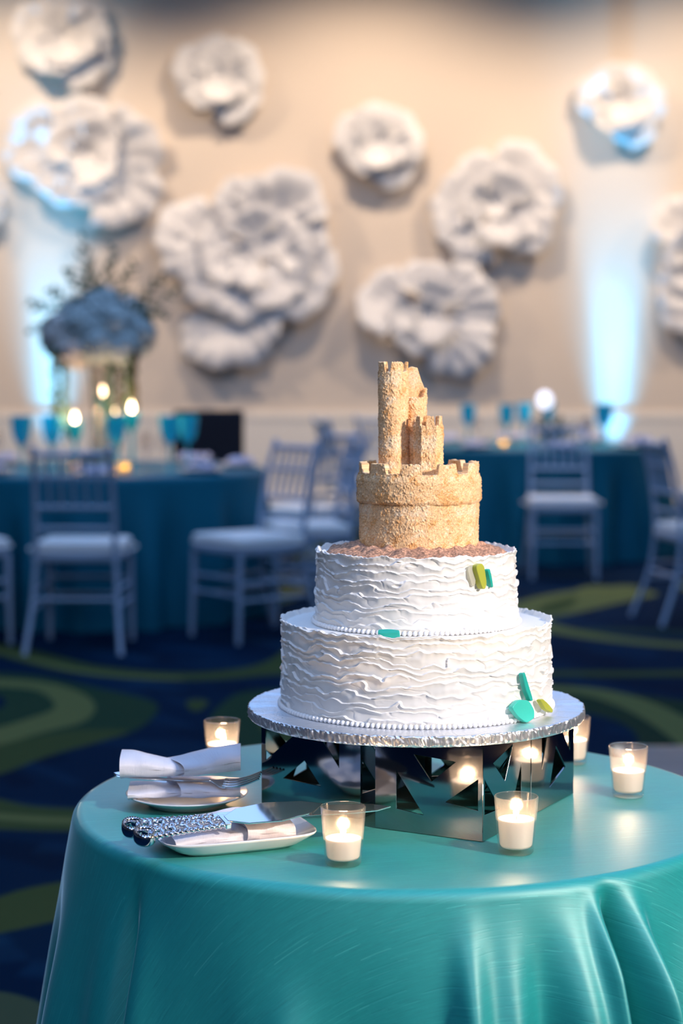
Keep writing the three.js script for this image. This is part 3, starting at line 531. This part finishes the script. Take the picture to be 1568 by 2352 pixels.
function riser(corner, faces, label) {                     // corner: its front right corner on the table; faces in order front, right, back, left
  const { s, h, turn } = RISER, e = V(Math.cos(turn), 0, -Math.sin(turn)), f = V(-e.z * -1, 0, -e.x);
  f.set(e.z, 0, -e.x);
  const c = V(corner[0], TH + 0.001, corner[1]).addScaledVector(e, -s / 2).addScaledVector(f, s / 2);
  const t = thing('cake_riser', label, 'cake riser', c.toArray(), turn, 'mirrored cube risers under the cake board');
  faces.forEach((p, k) => { const m = part('panel', riserPanel(s - 0.001, h, pat[p]), M.nickel, t); m.rotation.y = k * Math.PI / 2; m.position.set(Math.sin(k * Math.PI / 2) * s / 2, 0, Math.cos(k * Math.PI / 2) * s / 2); });
}
{
  const e = V(Math.cos(RISER.turn), 0, -Math.sin(RISER.turn)), f = V(e.z, 0, -e.x), s = RISER.s;
  const B = V(0.1647, 0, -2.13), A = V(0.0235, 0, -2.2393), C = B.clone().addScaledVector(f, s + 0.002);
  riser([A.x, A.z], ['a', 'c', 'a', 'b'], 'dark mirrored cube riser with triangle cut-outs, left one under the cake board');
  riser([B.x, B.z], ['b', 'c', 'b', 'a'], 'dark mirrored cube riser with triangle cut-outs, front one with a corner towards the camera');
  riser([C.x, C.z], ['c', 'd', 'a', 'b'], 'dark mirrored cube riser with triangle cut-outs, rear right one behind the front riser');
}
// silver foil cake board
const CX = 0.0936, CZ = -2.31, BT = TH + 0.001 + RISER.h + 0.0125;
{
  const sparkle = dataTex(256, (u, v) => { const h = 0.5 + 0.35 * tnoise(u, v, 40, 3) + (rnd() < 0.02 ? 0.5 : 0); return [h, h, h]; }, false); sparkle.repeat.set(14, 14);
  const foil = mat({ color: rgb(0.80, 0.82, 0.86), metalness: 0.9, roughness: 0.4, bumpMap: sparkle, bumpScale: 0.0004 });
  const R = 0.2105, t = 0.0136, prof = [];
  for (let k = 0; k <= 10; k++) prof.push([(R - 0.004) * k / 10, t]);
  for (let k = 1; k <= 14; k++) { const a = Math.PI / 2 - k / 14 * Math.PI; const sp = (q) => Math.sign(q) * Math.pow(Math.abs(q), 0.5); prof.push([R - 0.004 + 0.004 * sp(Math.cos(a)), t / 2 + (t / 2) * sp(Math.sin(a))]); }
  for (let k = 9; k >= 0; k--) prof.push([(R - 0.004) * k / 10, 0]);
  const g = grid(1400, prof.length - 1, (u, v, i, j) => {
    const a = u * 2 * Math.PI, [r, y] = prof[j], rim = j > 8 && j < 27 ? 1 : 0;
    const em = rim * (0.0020 * noise(a * 42, y * 260, 1) + 0.0014 * Math.sin(a * 110 + 6 * noise(a * 30, y * 300, 4)) * noise(a * 22, y * 200, 7) + 0.0012 * noise(a * 9, 0, 2));
    return [(r + em) * Math.sin(a), y + (rim ? em * 0.4 : 0), (r + em) * Math.cos(a), r * Math.sin(a), r * Math.cos(a)];
  }, true);
  g.translate(CX, BT - t, CZ);
  solo('cake_board', g, foil, 'round silver foil cake board with an embossed edge under the white cake', 'cake board');
}

// ---------------------------------------------------------------- the cake
const cake = thing('cake', 'white two-tier cake with rough rows of wavy icing and a sandy top', 'cake', [CX, BT, CZ]);
function tierGeo(Rb, Rt, h, N, rows, spacing, sd) {
  const nv = rows, lip = 16;
  const tooth = (th, y) => {
    const x = th * Rb;
    let w = 0.85 * noise(x / 0.05, y / 0.022, sd) + 0.75 * noise(x / 0.023, y / 0.014, sd + 5) + 0.16 * noise(x / 0.009, y / 0.009, sd + 8);
    const ph = y / spacing + w, row0 = Math.floor(ph), p = ph - row0;
    const s = x / (0.05 + 0.02 * hash(row0, sd)) + hash(row0, 3 + sd) * 20 + 0.35 * p + 0.3 * noise(x / 0.03, y / 0.01, 2), seg = Math.floor(s), fs = s - seg;
    const amp = 0.55 + 0.75 * hash(row0 * 31 + seg, 11 + sd);
    const end = smooth(0, 0.05, fs) * (1 - smooth(0.93, 1, fs));
    const saw = (0.35 * p + 0.65 * Math.pow(p, 3.2)) * (1 - smooth(0.94, 1.0, p));
    return (0.0035 * saw * amp * (0.5 + 0.5 * end) + 0.0007 * hash(row0 * 17 + seg, 5)) * smooth(0.001, 0.009, y) + 0.0012 * noise(x / 0.03, y / 0.03, 44);
  };
  const top = (th) => h + 0.0022 * noise(th * 11, 0, sd) + 0.0032 * Math.max(0, noise(th * 5.5, 3, sd) + 0.15) + 0.0012 * noise(th * 30, 1, sd);
  return grid(N, nv + lip + 8, (u, v, i, j) => {
    const th = (u - 0.5) * 2 * Math.PI; let r, y;
    if (j <= nv) { const t = j / nv; y = t * top(th); r = Rb + (Rt - Rb) * t + tooth(th, t * h) + 0.0014 * smooth(0.94, 1, t) * (1 + 2 * noise(th * 9, 5, sd)); } else if (j <= nv + lip) {
      const t = (j - nv) / lip, lipW = 0.006; r = Rt + 0.0014 * (1 + 2 * noise(th * 9, 5, sd)) + tooth(th, h) * (1 - t) - lipW * t; y = top(th) - (top(th) - h + 0.0045) * smooth(0.15, 1, t) + 0.0006 * Math.sin(Math.min(1, t * 3) * Math.PI);
    } else { const t = (j - nv - lip) / 8; r = (Rt - 0.006) * (1 - t); y = h - 0.0045 + 0.0006 * noise(th * 4, t * 6, sd); }
    return [r * Math.sin(th), y, r * Math.cos(th)];
  }, true);
}
const H1 = 0.108, H2 = 0.092, Y2 = H1 - 0.0045;
part('lower_tier', tierGeo(0.1685, 0.1665, H1, 1150, 250, 0.0098, 2), M.frosting, cake);
part('middle_tier', tierGeo(0.1265, 0.1215, H2, 860, 215, 0.0092, 9), M.frosting, cake).position.y = Y2;
{
  const bead = new THREE.SphereGeometry(0.0031, 10, 8).scale(0.98, 1, 1.05);
  const icing = mat({ color: rgb(0.90, 0.885, 0.87), roughness: 0.5 });
  for (const [n, r, y] of [[166, 0.1708, 0.0028], [126, 0.1288, Y2 + 0.0032]]) for (let k = 0; k < n; k++) {
    const a = k / n * 2 * Math.PI, m = part('icing_bead', bead, icing, cake); m.position.set(r * Math.sin(a), y + 0.0002 * hash(k), r * Math.cos(a)); m.rotation.y = a; m.scale.setScalar(0.94 + 0.12 * hash(k, 7));
  }
}
// sand: colour with grain, crumbs as real relief
const sandTex = dataTex(512, (u, v) => {
  const du = 0.05 * tnoise(u, v, 9, 21), dv = 0.05 * tnoise(u, v, 9, 22), a = 0.5 * tnoise(u + du, v + dv, 5, 1) + 0.6 * tnoise(u + du, v + dv, 13, 5) + 0.5 * tnoise(u, v, 60, 7), g = 0.5 * tnoise(u, v, 90, 2) + (rnd() - 0.5) * 0.5, light = smooth(0.3, 0.9, a), rust = smooth(0.2, 0.8, -a + 0.4 * tnoise(u, v, 14, 9));
  const base = [0.95 + 0.03 * light - 0.07 * rust, 0.77 + 0.08 * light - 0.11 * rust, 0.58 + 0.13 * light - 0.15 * rust], k = 1 + 0.30 * g; return base.map((c) => c * k);
});
M.sand = mat({ map: sandTex, roughness: 0.92 });
const crumbTex = dataTex(256, (u, v) => { const g = 1 + 0.3 * tnoise(u, v, 60, 2) + (rnd() - 0.5) * 0.3; return [0.72 * g, 0.55 * g, 0.45 * g]; });
M.crumb = mat({ map: crumbTex, roughness: 0.95 });
const crumb = (x, y, z) => { const c = (s, k) => hash(Math.floor(x / s + 0.5 * y / s) * 131 + Math.floor(y / s + 0.3 * x / s) * 1009, Math.floor(z / s) + k), m = noise(x * 130, y * 130, z * 130);
  const a = c(0.0011, 1), b = c(0.0022, 2); return 0.00030 * a + (a > 0.80 - 0.25 * m ? 0.0005 : 0) + (b > 0.90 - 0.2 * m ? 0.0007 * b : 0) + 0.0009 * noise(x * 60, y * 60, z * 60) - 0.0003; };
// a hollow, crenellated wall: outline(th) -> radius, top(th) -> height, floorY -> where its inner floor lies
function towerGeo(N, nv, outline, top, h0, wall, floorY, sd, tile = 0.08) {
  const inner = 10, fl = 6;
  return grid(N, nv + 3 + inner + fl, (u, v, i, j) => {
    const th = (u - 0.5) * 2 * Math.PI, R = outline(th), T = top(th); let r, y, n = [Math.sin(th), 0, Math.cos(th)];
    if (j <= nv) { const t = j / nv; y = h0 + (T - h0) * t; r = R; } else if (j <= nv + 3) { const t = (j - nv) / 3; r = R - wall * t; y = T; n = [0, 1, 0]; } else if (j <= nv + 3 + inner) { const t = (j - nv - 3) / inner; r = R - wall; y = T + (floorY - T) * t; n = [-n[0], 0, -n[2]]; } else { const t = (j - nv - 3 - inner) / fl; r = (R - wall) * (1 - t * 0.999); y = floorY; n = [0, 1, 0]; }
    const x = r * Math.sin(th), z = r * Math.cos(th), d = crumb(x + sd, y, z) * (j > nv && j <= nv + 3 ? 0.5 : 1) - (j <= nv ? 0.0008 : 0);
    return [x + n[0] * d, y + n[1] * d, z + n[2] * d, th * R / tile, (j <= nv + 3 ? y : y - r) / tile];
  }, true);
}
{
  const top = part('crumb_topping', grid(420, 46, (u, v) => {
    const th = (u - 0.5) * 2 * Math.PI, R = 0.1135 + 0.003 * noise(th * 6, 1, 1), r = R * (1 - v), x = r * Math.sin(th), z = r * Math.cos(th), e = smooth(0, 0.06, v);
    return [x, e * (0.004 + 0.008 * smooth(0.05, 0.4, v) + 0.004 * fbm(x * 60, z * 60, 4, 2) + 0.0022 * Math.max(0, fbm(x * 110, z * 110, 8, 2))), z, x / 0.1, z / 0.1];
  }, true), M.crumb, cake, 'brown sugar sand spread on the middle tier');
  top.position.y = Y2 + H2 - 0.004;
}
const CY = BT + Y2 + H2 + 0.005;
{
  const castle = thing('sandcastle', 'tan sugar sandcastle with battlements and three towers on top of the cake', 'sandcastle', [CX + 0.003, CY, CZ]);
  const cren = (deg, period, off, width, soft) => { let a = ((deg - off) % period + period) % period; if (a > period / 2) a -= period; return 1 - smooth(width / 2 - soft, width / 2 + soft, Math.abs(a)); };
  const hR = 0.104;
  part('ring_wall', towerGeo(760, 110, (th) => 0.0750 + 0.0006 * noise(th * 3, 0, 1), (th) => hR - 0.0125 + 0.0125 * cren(th / RAD, 36, 26, 20, 1.4) + 0.0016 * noise(th * 13, 2, 2), 0, 0.009, hR - 0.014, 0.3), M.sand, castle);
  part('ring_band', grid(760, 40, (u, v) => {
    const th = (u - 0.5) * 2 * Math.PI, y = 0.0545 + v * 0.036, R = 0.0752 + 0.0022 * Math.sin(Math.PI * Math.min(1, v * 9) / 2) * (1 - smooth(0.75, 1, v)) + crumb(0.0755 * Math.sin(th) + 0.7, y, 0.0755 * Math.cos(th));
    return [R * Math.sin(th), y + 0.0008 * noise(th * 8, 0, 6) * (1 - v), R * Math.cos(th), th * 0.075 / 0.08, y / 0.08];
  }, true), M.sand, castle);
  const t1 = part('tall_tower', towerGeo(330, 150, () => 0.0192, (th) => 0.228 - 0.012 + 0.012 * cren(th / RAD, 72, 12, 46, 4) + 0.0012 * noise(th * 8, 2, 5), hR - 0.016, 0.0042, 0.210, 1.1), M.sand, castle);
  t1.position.set(-0.0315, 0, 0.004); t1.rotation.z = 0.004;
  const t2 = part('broken_tower', towerGeo(300, 130, () => 0.0165, (th) => { const d = th / RAD > 180 ? th / RAD - 360 : th / RAD; const back = smooth(80, 120, Math.abs(d + 30)); return 0.184 + 0.009 * cren(d, 360, 72, 46, 6) + back * 0.028 * (0.55 - 0.45 * Math.sin(th)) + 0.0016 * noise(th * 7, 2, 8); }, hR - 0.016, 0.0045, 0.181, 2.2), M.sand, castle);
  t2.position.set(-0.0055, 0, -0.016);
  const slab = new THREE.Shape([[-0.012, 0.170], [0.0155, 0.172], [0.0185, 0.184], [0.017, 0.193], [0.0115, 0.206], [0.007, 0.2205], [0.001, 0.222], [-0.006, 0.2195], [-0.012, 0.221]].map((p) => new THREE.Vector2(...p)));
  const sg = new THREE.ExtrudeGeometry(slab, { depth: 0.007, bevelEnabled: true, bevelThickness: 0.0015, bevelSize: 0.0015, bevelSegments: 3, curveSegments: 6 }); { const uv = sg.attributes.uv; for (let i = 0; i < uv.count; i++) uv.setXY(i, uv.getX(i) / 0.08, uv.getY(i) / 0.08); }
  const slabMesh = part('ruined_wall', sg, M.sand, castle, 'sloping broken piece of wall beside the tall tower'); slabMesh.position.set(-0.010, -0.001, -0.020);
  const hex = (th) => { const k = Math.PI / 3, a = ((th + 0.55) % k + k) % k - k / 2; return 0.0182 / Math.cos(a) * Math.cos(k / 2) * 1.06; };
  const t3 = part('small_tower', towerGeo(300, 80, hex, (th) => 0.150 + 0.0115 * cren(th / RAD, 60, 4, 34, 3) + 0.001 * noise(th * 9, 2, 3), hR - 0.016, 0.0038, 0.148, 3.3), M.sand, castle);
  t3.position.set(0.0105, 0, 0.026);
}
// pieces of sugar sea glass stuck to the icing
function shard(pts, depth, m, name, label, th, r, y, tilt = [0, 0, 0], group = 'sugar sea glass on the cake') {
  const s = new THREE.Shape(), P = pts.map(([x, yy]) => new THREE.Vector2(x, yy)), n = P.length;
  for (let i = 0; i < n; i++) { const a = P[(i + n - 1) % n].clone().lerp(P[i], 0.72), b = P[i].clone().lerp(P[(i + 1) % n], 0.28); if (i) s.lineTo(a.x, a.y); else s.moveTo(a.x, a.y); s.quadraticCurveTo(P[i].x, P[i].y, b.x, b.y); }
  const g = new THREE.ExtrudeGeometry(s, { depth, bevelEnabled: true, bevelThickness: depth * 0.35, bevelSize: 0.0008, bevelSegments: 3, curveSegments: 5 }).translate(0, 0, -depth / 2);
  const o = solo(name, g, m, label, 'sugar glass', group);
  o.position.set(CX + r * Math.sin(th), y, CZ + r * Math.cos(th)); o.rotation.set(tilt[0], th + tilt[1], tilt[2], 'YXZ');
}
const sg = (r, g, b, t = 0.35) => mat({ color: rgb(r, g, b), transmission: t, thickness: 0, roughness: 0.6, clearcoat: 0.6, clearcoatRoughness: 0.25, side: THREE.DoubleSide });
const gTeal = sg(0.05, 0.74, 0.60), gLime = sg(0.60, 0.62, 0.06), gDeep = sg(0.01, 0.58, 0.47, 0.3), gPale = sg(0.80, 0.78, 0.66, 0.6);
shard([[-0.0075, 0.013], [0.003, 0.0155], [0.007, 0.011], [0.010, -0.008], [0.007, -0.0145], [0.0025, -0.0135]], 0.005, gLime, 'sea_glass', 'lime green wedge of sugar glass near the top right of the middle tier', 0.565, 0.1295, BT + Y2 + 0.069, [-0.06, 0.2, 0]);
shard([[-0.007, 0.010], [0.002, 0.013], [0.006, 0.004], [0.003, -0.011], [-0.001, -0.010]], 0.003, gPale, 'sea_glass', 'pale clear piece of sugar glass peeping out left of the lime wedge', 0.505, 0.1262, BT + Y2 + 0.0695, [-0.05, 0.1, 0]);
shard([[-0.0045, 0.0105], [-0.001, 0.0115], [0.003, 0.002], [0.0058, -0.0095], [0.0042, -0.0105], [0.0005, -0.002]], 0.004, gDeep, 'sea_glass', 'thin green splinter of sugar glass right of the lime wedge', 0.70, 0.1275, BT + Y2 + 0.0655, [-0.05, 0.3, 0]);
shard([[-0.0185, 0.004], [-0.006, 0.0115], [0.010, 0.009], [0.0175, -0.003], [0.0165, -0.012], [0.004, -0.016], [-0.009, -0.0075]], 0.0045, gTeal, 'sea_glass', 'large flat turquoise piece of sugar glass at the foot of the lower tier', 0.745, 0.177, BT + 0.0165, [-0.12, -0.05, 0]);
shard([[-0.0085, 0.0215], [-0.0045, 0.0225], [0.0005, 0.009], [0.0085, -0.0115], [0.0045, -0.012], [-0.0035, 0.002]], 0.004, gDeep, 'sea_glass', 'upright turquoise blade of sugar glass above the large turquoise piece', 0.80, 0.1758, BT + 0.037, [-0.1, 0.1, 0]);
shard([[-0.0155, 0.0085], [-0.0105, 0.009], [0.004, 0.0005], [0.0145, -0.0075], [0.0125, -0.0105], [-0.004, -0.0035]], 0.004, gLime, 'sea_glass', 'lime green stick of sugar glass at the lower right of the turquoise pieces', 1.02, 0.1782, BT + 0.0145, [-0.1, 0.0, 0]);
shard([[-0.012, 0.003], [0.0, 0.0042], [0.0125, 0.002], [0.013, -0.001], [-0.011, -0.0038]], 0.005, gDeep, 'sea_glass', 'small green piece of sugar glass lying on the ledge of the lower tier', -0.262, 0.148, BT + H1 + 0.0005, [-1.1, 0, 0.06]);

// ---------------------------------------------------------------- votive candles
function votive(x, z, s, waxTop, label, fx = 0) {
  const t = thing('votive_candle', label, 'candle', [x, TH + 0.0012, z], 0, 'votive candles on the cake table');
  const h = 0.0655 * s, rb = 0.0202 * s, rt = 0.0252 * s, w = 0.0017;
  part('glass_cup', lathe([[0, 0], [rb * 0.93, 0], [rb, 0.0022], [rb + (rt - rb) * 0.45, h * 0.45], [rt, h - 0.001], [rt - w * 0.5, h], [rt - w, h - 0.001], [rb + (rt - rb) * 0.45 - w, h * 0.45], [rb - w * 1.0, 0.0075], [rb * 0.7, 0.0062], [0, 0.0062]], 64), M.glass, t);
  const rw = (y) => rb + (rt - rb) * y / h - w - 0.0006;
  const wax = part('wax', lathe([[0, 0.0068], [rb * 0.82, 0.0068], [rw(0.01), 0.010], [rw(waxTop), waxTop], [rw(waxTop) - 0.0015, waxTop - 0.0008], [rw(waxTop) * 0.5, waxTop - 0.0022], [0, waxTop - 0.003]], 48), M.wax, t);
  part('wick', bar([fx, waxTop - 0.003, 0], [fx + 0.0006, waxTop + 0.004, 0], 0.0007, 0.0006, 6), M.wick, wax);
  part('flame', flameGeo(0.0155).translate(fx, waxTop + 0.0025, 0), M.flame, t);
  candleLight(x + fx, TH + waxTop + 0.0095, z);
}
votive(0.0019, -2.032, 1, 0.030, 'lit votive candle in clear glass nearest the camera, right of the serving tray');
votive(0.199, -2.082, 1, 0.0395, 'lit votive candle in clear glass with high wax, in front of the right mirrored riser');
votive(0.3702, -2.363, 1, 0.034, 'lit votive candle in clear glass at the right edge of the cake table');
votive(-0.1655, -2.54, 1, 0.033, 'lit votive candle in clear glass at the left rear, behind the round plate', 0.002);
votive(0.323, -2.565, 1, 0.034, 'lit votive candle in clear glass half hidden behind the rear right riser');

// ---------------------------------------------------------------- plates, napkins, fork, cake server, knife
const napBump = dataTex(256, (u, v, x) => { const h = 0.5 + 0.4 * (hash(x, 3) - 0.5) + 0.2 * tnoise(u, v, 30, 1); return [h, h, h]; }, false); napBump.repeat.set(3, 1);
M.satin = mat({ color: rgb(0.70, 0.69, 0.76), roughness: 0.4, sheen: 0.5, sheenColor: rgb(0.9, 0.9, 1), sheenRoughness: 0.4, bumpMap: napBump, bumpScale: 0.0003, side: THREE.DoubleSide });
const P1 = [-0.196, -2.322];
{
  const t = thing('cake_plate', 'small round white porcelain plate under the tied napkins and fork', 'plate', [P1[0], TH + 0.0012, P1[1]]);
  part('plate', lathe([[0, 0.0015], [0.044, 0.0015], [0.046, 0], [0.049, 0], [0.05, 0.003], [0.06, 0.0065], [0.0765, 0.0135], [0.0775, 0.0148], [0.076, 0.0155], [0.058, 0.0092], [0.046, 0.0062], [0, 0.006]], 72), M.porcelain, t);
}
// one wing of a tied napkin: a flattened roll of cloth along x, from [x, height, depth, centre height] a to b, its ends tucked in
function wingGeo(a, b, skew, sd, dent = 0.012) {
  const sec = (u, v) => {
    const q = smooth(0, 1, u), h = a[1] + (b[1] - a[1]) * u, d = a[2] + (b[2] - a[2]) * u, yc = a[3] + (b[3] - a[3]) * q, an = v * 2 * Math.PI, c = Math.cos(an), s = Math.sin(an), n = 3.4;
    const k = Math.pow(Math.pow(Math.abs(c), n) + Math.pow(Math.abs(s), n), -1 / n), puff = 1 + 0.10 * Math.sin(u * Math.PI);
    const z = d * 0.5 * k * c, w = 0.0009 * noise(u * 5 + sd, an * 1.4, 2) + 0.0007 * Math.sin(an * 2 + u * 9 + sd);
    return [a[0] + (b[0] - a[0]) * u + skew * (1 - u) * (0.5 - z / d), yc + h * 0.5 * k * s * puff * (1 - 0.25 * (c > 0 ? c : 0)) + w, z + w];
  };
  const cap = (u0, dir) => grid(8, 44, (u, v) => { const p = sec(u0, dir > 0 ? 1 - v : v), e = 1 - u * 0.985, m = u0 ? b : a; return [p[0] - (u0 ? 1 : -1) * dent * Math.sin(u * 1.57), m[3] + (p[1] - m[3]) * e, p[2] * e]; });
  return merge([grid(40, 44, sec), cap(0, -1), cap(1, 1)]);
}
{
  const y0 = TH + 0.0125;
  const n1 = thing('tied_napkin', 'lower lavender satin napkin tied in the middle, on the round plate', 'napkin', [-0.2, y0 + 0.0005, -2.312], 0.06);
  part('wing', wingGeo([-0.068, 0.014, 0.07, 0.008], [0.008, 0.012, 0.03, 0.0075], 0, 1, 0.004), M.satin, n1);
  part('wing', wingGeo([-0.002, 0.021, 0.062, 0.011], [0.072, 0.016, 0.07, 0.010], -0.02, 4, 0.004), M.satin, n1);
  part('knot', rbox(0.012, 0.012, 0.03, 0.005, 0.001, 0.0085, 0), M.satin, n1);
  const n2 = thing('tied_napkin', 'upper lavender satin napkin tied in the middle, resting on the fork', 'napkin', [-0.203, y0 + 0.0265, -2.305], 0.05);
  part('wing', wingGeo([-0.074, 0.033, 0.062, 0.0165], [0.012, 0.013, 0.026, 0.0105], 0, 2, 0.022), M.satin, n2);
  part('wing', wingGeo([0.006, 0.019, 0.052, 0.0125], [0.076, 0.031, 0.062, 0.0235], -0.03, 6, 0.006), M.satin, n2);
  part('knot', rbox(0.014, 0.014, 0.028, 0.006, 0.0085, 0.011, 0), M.satin, n2);
  // fork: handle, neck, four tines
  const f = thing('fork', 'dark polished dinner fork lying between the two tied napkins', 'fork', [-0.193, y0 + 0.0235, -2.296], -0.12); f.rotation.x = 0.28;
  const prof = (u) => u < 0.55 ? 0.0065 - 0.0035 * smooth(0.1, 0.5, u) : 0.003;
  part('handle', grid(50, 14, (u, v) => { const a = v * 2 * Math.PI, x = -0.094 + u * 0.125, w = prof(u) * Math.sqrt(Math.max(0.02, 1 - Math.pow(Math.max(0, 0.06 - u) / 0.06, 2))); return [x, 0.0015 * Math.sin(a) - 0.004 * Math.sin(u * 2.6) + 0.004, w * Math.cos(a)]; }), M.steel, f);
  const head = part('head', grid(16, 20, (u, v) => { const a = v * 2 * Math.PI, x = 0.028 + u * 0.022, w = 0.003 + 0.0095 * smooth(0, 0.9, u); return [x, 0.0011 * Math.sin(a) + 0.0035 - 0.004 * Math.sin(u * 2.0), w * Math.cos(a)]; }), M.steel, f);
  for (let k = 0; k < 4; k++) { const z = (k - 1.5) * 0.0062; part('tine', tube([[0.046, 0.0003, z], [0.06, 0.0005, z], [0.075, 0.005, z], [0.092, 0.0135, z * 0.92]], 0.0016, 16, 8), M.steel, head); }
}
// rectangular tray-plate, its napkin, server and knife share the frame of the tray
const TA = 20.3 * RAD, TC = [-0.128, -2.122];
const onTray = (x, y, z) => { const c = Math.cos(TA), s = Math.sin(TA); return [TC[0] + x * c + z * s, TH + y, TC[1] - x * s + z * c]; };
{
  const t = thing('serving_plate', 'rectangular white porcelain plate with a raised rim, holding the cake server and knife', 'plate', onTray(0, 0.0012, 0), TA);
  const ringPt = (a, w, d, n = 5) => { const c = Math.cos(a), s = Math.sin(a), k = Math.pow(Math.pow(Math.abs(c), n) + Math.pow(Math.abs(s), n), -1 / n); return [w * k * c, d * k * s]; };
  const prof = [[0, 0.004], [0.5, 0.004], [0.72, 0.0045], [0.8, 0.007], [0.97, 0.0165], [0.995, 0.018], [1.0, 0.0165], [0.985, 0.0145], [0.8, 0.0035], [0.72, 0], [0, 0]];
  part('plate', grid(160, prof.length - 1, (u, v, i, j) => { const a = -u * 2 * Math.PI, [x, z] = ringPt(a, 0.093 * prof[j][0], 0.062 * prof[j][0]), tip = Math.max(0, x) * 0.10; return [x * (1 + tip * Math.abs(prof[j][0])), prof[j][1], z - tip * 0.2]; }, true), M.porcelain, t);
  const n = thing('folded_napkin', 'lavender satin napkin folded into a flat roll on the rectangular plate', 'napkin', onTray(-0.003, 0.0075, 0.021), TA + 0.03);
part('wing', wingGeo([-0.078, 0.017, 0.056, 0.010], [0.014, 0.017, 0.04, 0.010], 0, 3, 0.005), M.satin, n);
  part('wing', wingGeo([0.008, 0.027, 0.05, 0.0145], [0.066, 0.022, 0.054, 0.012], -0.008, 8, 0.004), M.satin, n);
  const n2 = thing('folded_napkin', 'flat square lavender napkin under the blades at the back of the rectangular plate', 'napkin', onTray(0.012, 0.0165, -0.034), TA + 0.1);
  part('cloth', grid(24, 24, (u, v) => [(u - 0.5) * 0.12, 0.006 + 0.004 * noise(u * 4, v * 4, 3) + 0.006 * smooth(0.7, 1, v) * u, (0.5 - v) * 0.06]), M.satin, n2);
}
// handle of linked loops set with crystals; local x runs from the tip of the handle to the blade
function loopHandle(t, L) {
  const bars = [], gems = [];
  for (const sg1 of [-1, 1]) { const pts = []; for (let k = 0; k <= 40; k++) { const u = k / 40; pts.push([u * L, 0.0016 * Math.sin(u * 44 + sg1), sg1 * (0.0085 + 0.0022 * Math.sin(u * 44))]); } bars.push(tube(pts, 0.0021, 120, 7)); const p2 = pts.map(([x, y, z], k) => [x, -y, z + sg1 * -0.0044 * Math.sin(k / 40 * 44)]); bars.push(tube(p2, 0.0021, 120, 7)); }
  for (let k = 0; k < 6; k++) { const g = new THREE.TorusGeometry(0.0085, 0.0019, 7, 20).rotateX(Math.PI / 2).scale(0.95, 1.5, 0.85).translate((k + 0.5) * L / 6, 0, 0); bars.push(g); }
  bars.push(new THREE.TorusGeometry(0.0125, 0.0032, 9, 26).rotateX(Math.PI / 2).scale(0.8, 2.2, 1).translate(-0.006, -0.002, 0));
  for (let k = 0; k < 90; k++) { const u = (k % 45) / 45, sd = k < 45 ? -1 : 1; gems.push(new THREE.IcosahedronGeometry(0.00135, 0).translate(u * L, 0.0023 + 0.0008 * hash(k), sd * (0.0085 + 0.0026 * Math.sin(u * 40 + k)))); }
  for (let k = 0; k < 22; k++) { const a = k / 22 * 6.283; gems.push(new THREE.IcosahedronGeometry(0.0014, 0).translate(-0.006 + 0.0105 * Math.cos(a), 0.0048, 0.0128 * Math.sin(a))); }
  const h = part('handle', merge(bars), M.chrome, t);
  const c = part('crystals', merge(gems), M.crystal, h); c.userData.kind = 'stuff';
}
function bladeGeo(outline, th) { const s = new THREE.Shape(outline.map((p) => new THREE.Vector2(...p))); return new THREE.ExtrudeGeometry(s, { depth: th, bevelEnabled: true, bevelThickness: 0.0004, bevelSize: 0.0006, bevelSegments: 2, curveSegments: 8 }).rotateX(-Math.PI / 2); }
function place(t, A, B, roll) {                                   // local x from A to B
  const d = B.clone().sub(A), yaw = Math.atan2(-d.z, d.x), pitch = Math.atan2(d.y, Math.hypot(d.x, d.z));
  t.position.copy(A); t.rotation.set(roll, yaw, pitch, 'YXZ');
}
{
  const s = thing('cake_server', 'shiny cake server with looped crystal handle, front one on the rectangular plate', 'cake server', [0, 0, 0]);
  loopHandle(s, 0.088);
  part('collar', rbox(0.008, 0.008, 0.026, 0.002, 0.09, 0, 0), M.chrome, s);
  part('blade', bladeGeo([[0.092, -0.006], [0.112, -0.02], [0.15, -0.026], [0.19, -0.018], [0.212, 0.0], [0.19, 0.014], [0.15, 0.024], [0.112, 0.02], [0.092, 0.006]], 0.0012).translate(0, 0.003, 0), M.steel, s);
  place(s, V(-0.214, TH + 0.034, -2.037), V(-0.026, TH + 0.043, -2.128), 0.2);
  const k = thing('cake_knife', 'long shiny cake knife with a looped crystal handle, lying behind the cake server', 'knife', [0, 0, 0]);
  loopHandle(k, 0.088);
  part('collar', rbox(0.008, 0.008, 0.022, 0.002, 0.09, 0, 0), M.chrome, k);
  part('blade', bladeGeo([[0.092, -0.009], [0.25, -0.011], [0.275, -0.009], [0.292, -0.002], [0.270, 0.007], [0.2, 0.0125], [0.092, 0.0105]], 0.0011).translate(0, 0.003, 0), M.steel, k);
  place(k, V(-0.232, TH + 0.033, -2.078), V(0.0436, TH + 0.041, -2.125), 0.24);
}

renderer.render(scene, camera);
